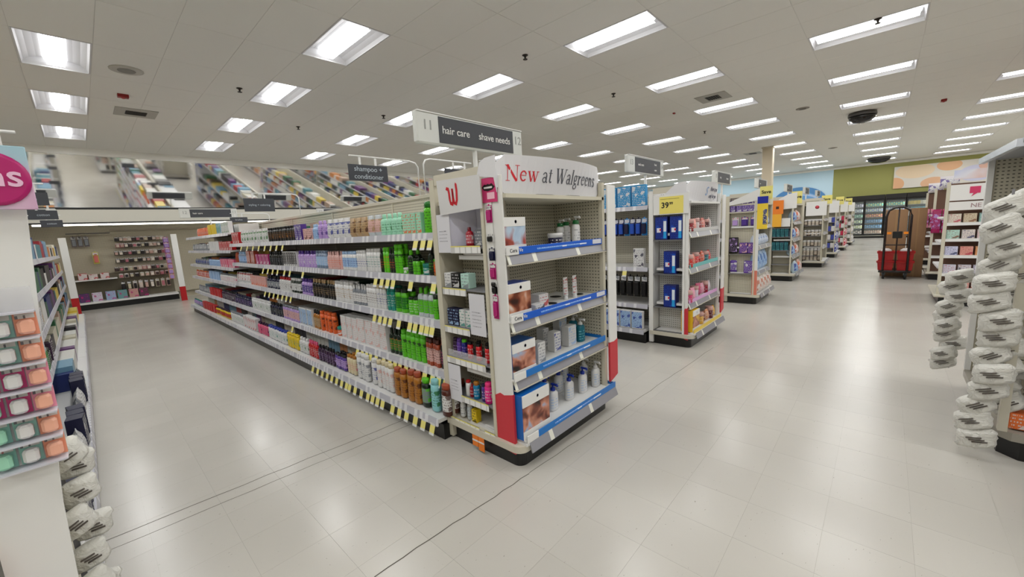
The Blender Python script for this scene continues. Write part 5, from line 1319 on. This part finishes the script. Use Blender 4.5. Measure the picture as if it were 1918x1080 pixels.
# ================= hand truck with red totes, cardboard behind it
tt = thing('hand_truck', 'black hand truck with arched handle standing in the main aisle', 'hand truck', (12.40, -.22, 0))
BK = mat((.10, .05, .05), .4); WB = mat((.04, .04, .04), .6)
part('handle_frame', M().tube([(0, .20, .20), (.0, .20, 1.42), (0, .17, 1.54), (0, .08, 1.60), (0, 0, 1.61), (0, -.08, 1.60), (0, -.17, 1.54), (0, -.20, 1.42), (0, -.20, .20)], .022, 8), BK, tt)
part('centre_bar', M().tube([(0, 0, .20), (0, 0, 1.60)], .014, 6), BK, tt)
part('cross_bar', M().tube([(0, -.20, .78), (0, .20, .78)], .014, 6), BK, tt)
part('latch_plate', M().bbox(-.03, .02, -.08, .08, .93, 1.08, .01), WB, tt)
part('orange_reflector', M().box(-.012, .008, .10, .17, 1.02, 1.07).box(-.012, .008, -.17, -.10, 1.02, 1.07), mat((.95, .55, .10), .4), tt)
part('platform', M().bbox(.02, .55, -.27, .27, .15, .20, .01), BK, tt)
for s_ in (-.18, .18):
    for x in (.06, .48):
        w_ = part('wheel', M().lathe([(.02, -.02), (.07, -.02), (.075, 0), (.07, .02), (.02, .02)], 14).xf(Matrix.Translation((x, s_, .076)) @ Matrix.Rotation(PI / 2, 4, 'X')), WB, tt)
        part('wheel_fork', M().box(x - .02, x + .02, s_ - .03, s_ + .03, .10, .15), GREY, tt)
RT_ = mat((.66, .06, .08), .35)
def tote(x, y, z, lab):
    t = thing('red_tote', lab, 'tote', (x, y, z), 0, 'red totes on the hand truck')
    m = M(); o = [(-.12, -.14), (.12, -.14), (.12, .14), (-.12, .14)]
    def rg(s, z): return [(a * s, b * s, z) for a, b in o]
    m.loft([rg(.86, 0), rg(.98, .185), rg(1.10, .19), rg(1.10, .215), rg(.96, .215), rg(.84, .02)], cap1=True, sm=False)
    part('tub', m, RT_, t); part('rim', M().box(-.135, -.13, -.15, .15, .165, .185), RT_, t)
for i, (y, z) in enumerate(((-.06, .201), (-.38, .201), (-.06, .418), (-.38, .418))):
    tote(12.58, y, z, ['lower left red tote on the hand truck', 'lower right red tote on the hand truck', 'upper left red tote on the hand truck', 'upper right red tote on the hand truck'][i])
for y in (-.06, -.38): tag(part('white_bag', M().lathe([(.05, 0), (.09, .02), (.085, .06), (.04, .09), (.001, .095)], 10, sx=1, sy=1.1), mat((.85, .82, .82), .4), loc=(12.58, y, .60)), 'crumpled white bag in the upper ' + ('left' if y > -.1 else 'right') + ' red tote', 'bag')
CB = mat((.62, .48, .35), .7)
def cbox(x0, x1, y0, y1, z0, z1, lab):
    t = thing('cardboard_box', lab, 'box', (x0, y0, z0), 0, 'cardboard boxes behind the hand truck')
    part('carton_body', M().bbox(0, x1 - x0, 0, y1 - y0, 0, z1 - z0, .006), CB, t)
    part('tape', M().box(-.002, .0, (y1 - y0) * .46, (y1 - y0) * .54, 0, z1 - z0), mat((.66, .52, .36), .3), t)
cbox(13.0, 13.5, -.40, .02, .0, .62, 'lower left cardboard box behind the truck'); cbox(13.0, 13.5, -.38, .0, .622, 1.56, 'tall left cardboard box stacked behind the truck')
cbox(13.02, 13.5, -.69, -.41, .0, .5, 'lower right cardboard box in the shade'); cbox(13.02, 13.5, -.69, -.41, .502, 1.57, 'tall right cardboard box stacked in the shade')

# ================= coolers and pictures on the far wall
BKF = mat((.06, .05, .05), .35)
for i, yt_ in enumerate((1.72, .90, .06, -.78, -1.62, -2.46)):
    t = thing('glass_door_cooler', f'black framed glass door cooler on the far green wall, {ordn(i)} from left', 'cooler', (30.2, yt_ - .41, 0), 0, 'glass door coolers')
    part('cabinet', M().box(.10, .78, -.41, .41, 0, .12).box(.70, .78, -.41, .41, .12, 2.2).box(.04, .78, -.41, .41, 2.12, 2.36).box(.06, .70, -.41, -.385, .12, 2.12).box(.06, .70, .385, .41, .12, 2.12), BKF, t)
    part('toe_strip', M().box(.03, .10, -.41, .41, .11, .15), mat((.75, .75, .72), .3, .6), t)
    part('door_frame', M().box(0, .04, -.40, -.36, .15, 2.10).box(0, .04, .36, .40, .15, 2.10).box(0, .04, -.36, .36, .15, .22).box(0, .04, -.36, .36, 2.03, 2.10), BKF, t)
    part('glass', M().box(.015, .02, -.36, .36, .22, 2.03), mat((.8, .85, .85), .05, alpha=.12, name='glass'), t)
    part('handle', M().tube([(-.02, .33, .9), (-.03, .33, 1.3)], .01, 6), STEEL, t)
    part('lamp_tube', M().box(.06, .08, -.38, -.36, .25, 2.0), mat((1, 1, .98), .4, emit=7, name='cooler_lamp'), t)
    for q, z in enumerate((.25, .55, .85, 1.15, 1.45, 1.74)): part('rack', M().box(.10, .68, -.38, .38, z - .015, z), STEEL, t)
    if i < 3:
        cc = [[(.8, .75, .7), (.30, .20, .15)], [(.88, .88, .80), (.70, .75, .45)], [(.75, .80, .60), (.45, .55, .50)], [(.25, .50, .40), (.50, .70, .60)], [(.55, .55, .65), (.75, .80, .78)], [(.50, .50, .60), (.72, .70, .75)]] if i == 0 else [[(.80, .62, .50), (.85, .75, .65)], [(.20, .50, .70), (.35, .65, .85)], [(.15, .45, .65), (.30, .55, .75)], [(.85, .60, .20), (.70, .25, .20)], [(.75, .80, .70), (.55, .60, .80)], [(.80, .88, .60), (.35, .80, .75)]]
        for s_, z in enumerate((.25, .55, .85, 1.15, 1.45, 1.74)):
            for j in range(8):
                product('bottle', .082, .082, .22, (cc[s_][j % 2], 'wh', cc[s_][(j + 1) % 2], 'wh'), (30.36, yt_ - .41 - .32 + j * .092, z + .001), '-x', f'chilled bottle, {ordn(7 - j)} from left, {ordn(s_)} rack from below, {ordn(i)} cooler', 'chilled bottles', parts=False)
    else:
        crowd(30.33, -1, yt_ - .80, yt_ - .03, (.55, .85, 1.15, 1.45, 1.74), f'rows of chilled packs inside the {ordn(i)} cooler', base=.25, xbase=0, seed=60 + i, hm=.24, dmax=.3)
tag(part('wall_right_panel', M().box(30.6, 31.0, -9.8, -2.9, 0, 2.3).box(30.6, 31.0, 1.75, 2.4, 0, 2.3), mat((.45, .43, .38), .6)), kind='structure')
pc = thing('wall_picture', 'wide picture of brown and white eggs high on the green wall', 'picture', (30.96, -2.0, 3.22))
part('panel', M().box(-.02, .03, -1.95, 1.80, -.58, .58), mat((.88, .86, .83), .5), pc)
def egg(cy, cz, a, b, c, k):
    m = M(); r = [(-.022 - .001 * k, cy + a * math.cos(2 * PI * q / 24), cz + b * math.sin(2 * PI * q / 24)) for q in range(24)]
    r = [(x, max(-1.95, min(1.80, y)), max(-.58, min(.58, z))) for x, y, z in r]
    m.loft([r, [(x - .001, y, z) for x, y, z in r]], sm=False); part('egg_print', m, mat(c, .5), pc)
egg(1.0, .28, .75, .38, (.93, .84, .72), 1); egg(1.75, -.35, .38, .36, (.90, .70, .54), 2); egg(-.25, .42, .45, .28, (.91, .72, .56), 3); egg(.25, -.42, .50, .30, (.90, .72, .58), 4); egg(-1.2, -.1, .6, .4, (.82, .82, .92), 5); egg(-1.7, .25, .45, .3, (.88, .72, .66), 6)
ar = thing('wall_emblem', 'large arched blue emblem on the pale blue wall', 'sign', (30.97, 4.05, 2.30))
part('outer_arch', M().prism_x(arc(0, 0, 1.38, .88, 0, 180, 24), -.03, 0), mat((.30, .52, .74), .5), ar)
part('inner_arch', M().prism_x(arc(0, 0, 1.05, .56, 0, 180, 24), -.038, -.03), mat((.42, .62, .82), .5), ar)
part('pale_print', M().prism_x(arc(0, 0, 1.0, .5, 20, 160, 16)[::1] + arc(0, 0, .9, .36, 160, 20, 16), -.042, -.038), mat((.66, .76, .90), .5), ar)

# ================= back wall display under the mirror
bw = thing('wall_display', 'pegboard wall display at the aisle end under the mirror', 'display stand', (.85, 16.2, 0))
def PW(n, m, mt):
    o = part(n, m, mt, bw); o.location = (-.85, -16.2, 0); return o
PW('kick_plate', M().box(-.24, 1.90, 16.02, 16.4, 0, .15), BLACK)
PW('base_shelf', M().box(-.24, 1.90, 15.98, 16.45, .16, .21), WHITE)
PW('back_panel', M().box(-.9, 3.0, 16.45, 16.50, .2, 2.30), peg_mat((.76, .73, .65)))
PW('lower_backing', M().box(-.22, 1.88, 16.42, 16.445, .21, .95), mat((.42, .39, .32), .6))
PW('shelf', M().box(-.22, .62, 16.05, 16.45, .80, .83), WHITE)
PW('hang_bar', M().box(-.2, .65, 16.08, 16.11, 2.08, 2.11), mat((.25, .22, .20), .4))
PW('hang_bar', M().box(.65, 3.0, 16.20, 16.22, 2.16, 2.18), mat((.55, .50, .45), .4))
vl = thing('valance_lamp', 'slim lamp tube tucked under the white valance of the back wall', 'light', (.9, 15.12, 2.30))
part('tube', M().bbox(-1.6, 4.0, -.02, .02, -.03, 0, .008), mat((1, .98, .93), .4, emit=9, name='valance_glow'), vl)
part('holder', M().box(-1.62, 4.02, -.03, .03, 0, .006), WHITE, vl)
def post(x0, x1, y, lab):
    t = thing('white_post_panel', lab, 'panel', ((x0 + x1) / 2, y, 0)); hw = (x1 - x0) / 2
    part('white_board', M().bbox(-hw, hw, -.02, .02, .42, 1.98, .004), WHITE, t); part('red_foot', M().box(-hw, hw, -.024, .024, .0, .42), mat((.72, .10, .13), .4), t)
post(-.34, -.20, 15.35, 'left white panel with red foot at the aisle end'); post(1.86, 2.0, 15.35, 'right white panel with red foot at the aisle end')
rr_ = random.Random(9)
cch = [(.10, .07, .08), (.85, .78, .74), (.80, .66, .62), (.90, .86, .82), (.25, .18, .18), (.75, .45, .50), (.12, .10, .12), (.80, .76, .66)]
rows_ = [(1.98, .72, 1.8, 12), (1.80, .72, 1.8, 12), (1.58, .66, 1.8, 12), (1.36, .66, 1.8, 12), (1.12, .60, 1.8, 12), (.92, .66, 1.8, 10), (.56, .66, 1.8, 9)]
for r_, (z, a, b, n) in enumerate(rows_):
    for i in range(n):
        x = a + (i + .5) * (b - a) / n
        c = cch[(i // 2 * 3 + r_ * 5) % 8] if r_ not in (2, 3) else ((.10, .07, .08) if i < 8 else cch[(i + r_) % 8])
        product('hang', .09, .05, .13 if r_ < 6 else .26, (c, cch[(i + r_) % 8], 'wh', 'bk'), (x, 16.30, z - .13), '-y', f'hair accessory card, {ordn(i)} from left, {ordn(r_)} row of the back wall display', 'hair accessory cards')
for i in range(8):
    product('hang', .13, .05, .18, ([(.62, .45, .75), (.75, .45, .65), (.85, .60, .62), (.88, .65, .50)][i // 2], 'lil', 'wh', 'pk'), (1.82, 16.1, 1.75 - i * .16), '-y', f'lilac to peach card, {ordn(i)} from top, beside the right white panel', 'pastel cards by the right panel')
for i, (x, c, h, l) in enumerate([(-.05, (.80, .12, .15), .18, 'red box on the upper back shelf'), (.15, (.85, .70, .66), .14, 'pale pink box on the upper back shelf'), (.38, (.70, .35, .30), .16, 'brick red box on the upper back shelf')]): product('carton', .18, .12, h, (c, 'wh', 'wh', 'red'), (x, 16.2, .831), '-y', l, 'back shelf boxes')
for i, (x, c, l) in enumerate([(-.10, (.20, .20, .38), 'navy box'), (.15, (.82, .82, .88), 'white box with magenta band'), (.42, (.60, .72, .85), 'light blue box'), (.66, (.35, .62, .62), 'teal bottle set'), (.90, (.75, .60, .55), 'beige box'), (1.12, (.22, .20, .20), 'dark box')]): product('carton', .2, .12, .24, (c, 'wh', c, 'mag'), (x, 16.15, .212), '-y', l + ' on the lowest back wall shelf', 'lowest back wall shelf goods')
product('hang', .12, .05, .35, ((.82, .80, .35), (.85, .45, .42), 'wh', 'red'), (.28, 16.3, 1.25), '-y', 'yellow and coral hanging toy on bare pegboard', 'x')['group'] = 'hair accessory cards'
for i in range(3): product('hang', .10, .05, .30, ((.45, .40, .42), 'gy', 'wh', 'bk'), (-.08 + i * .12, 16.3, 1.74), '-y', f'grey hanging pack, {ordn(i)} from left, under the dark bar', 'grey hanging packs')
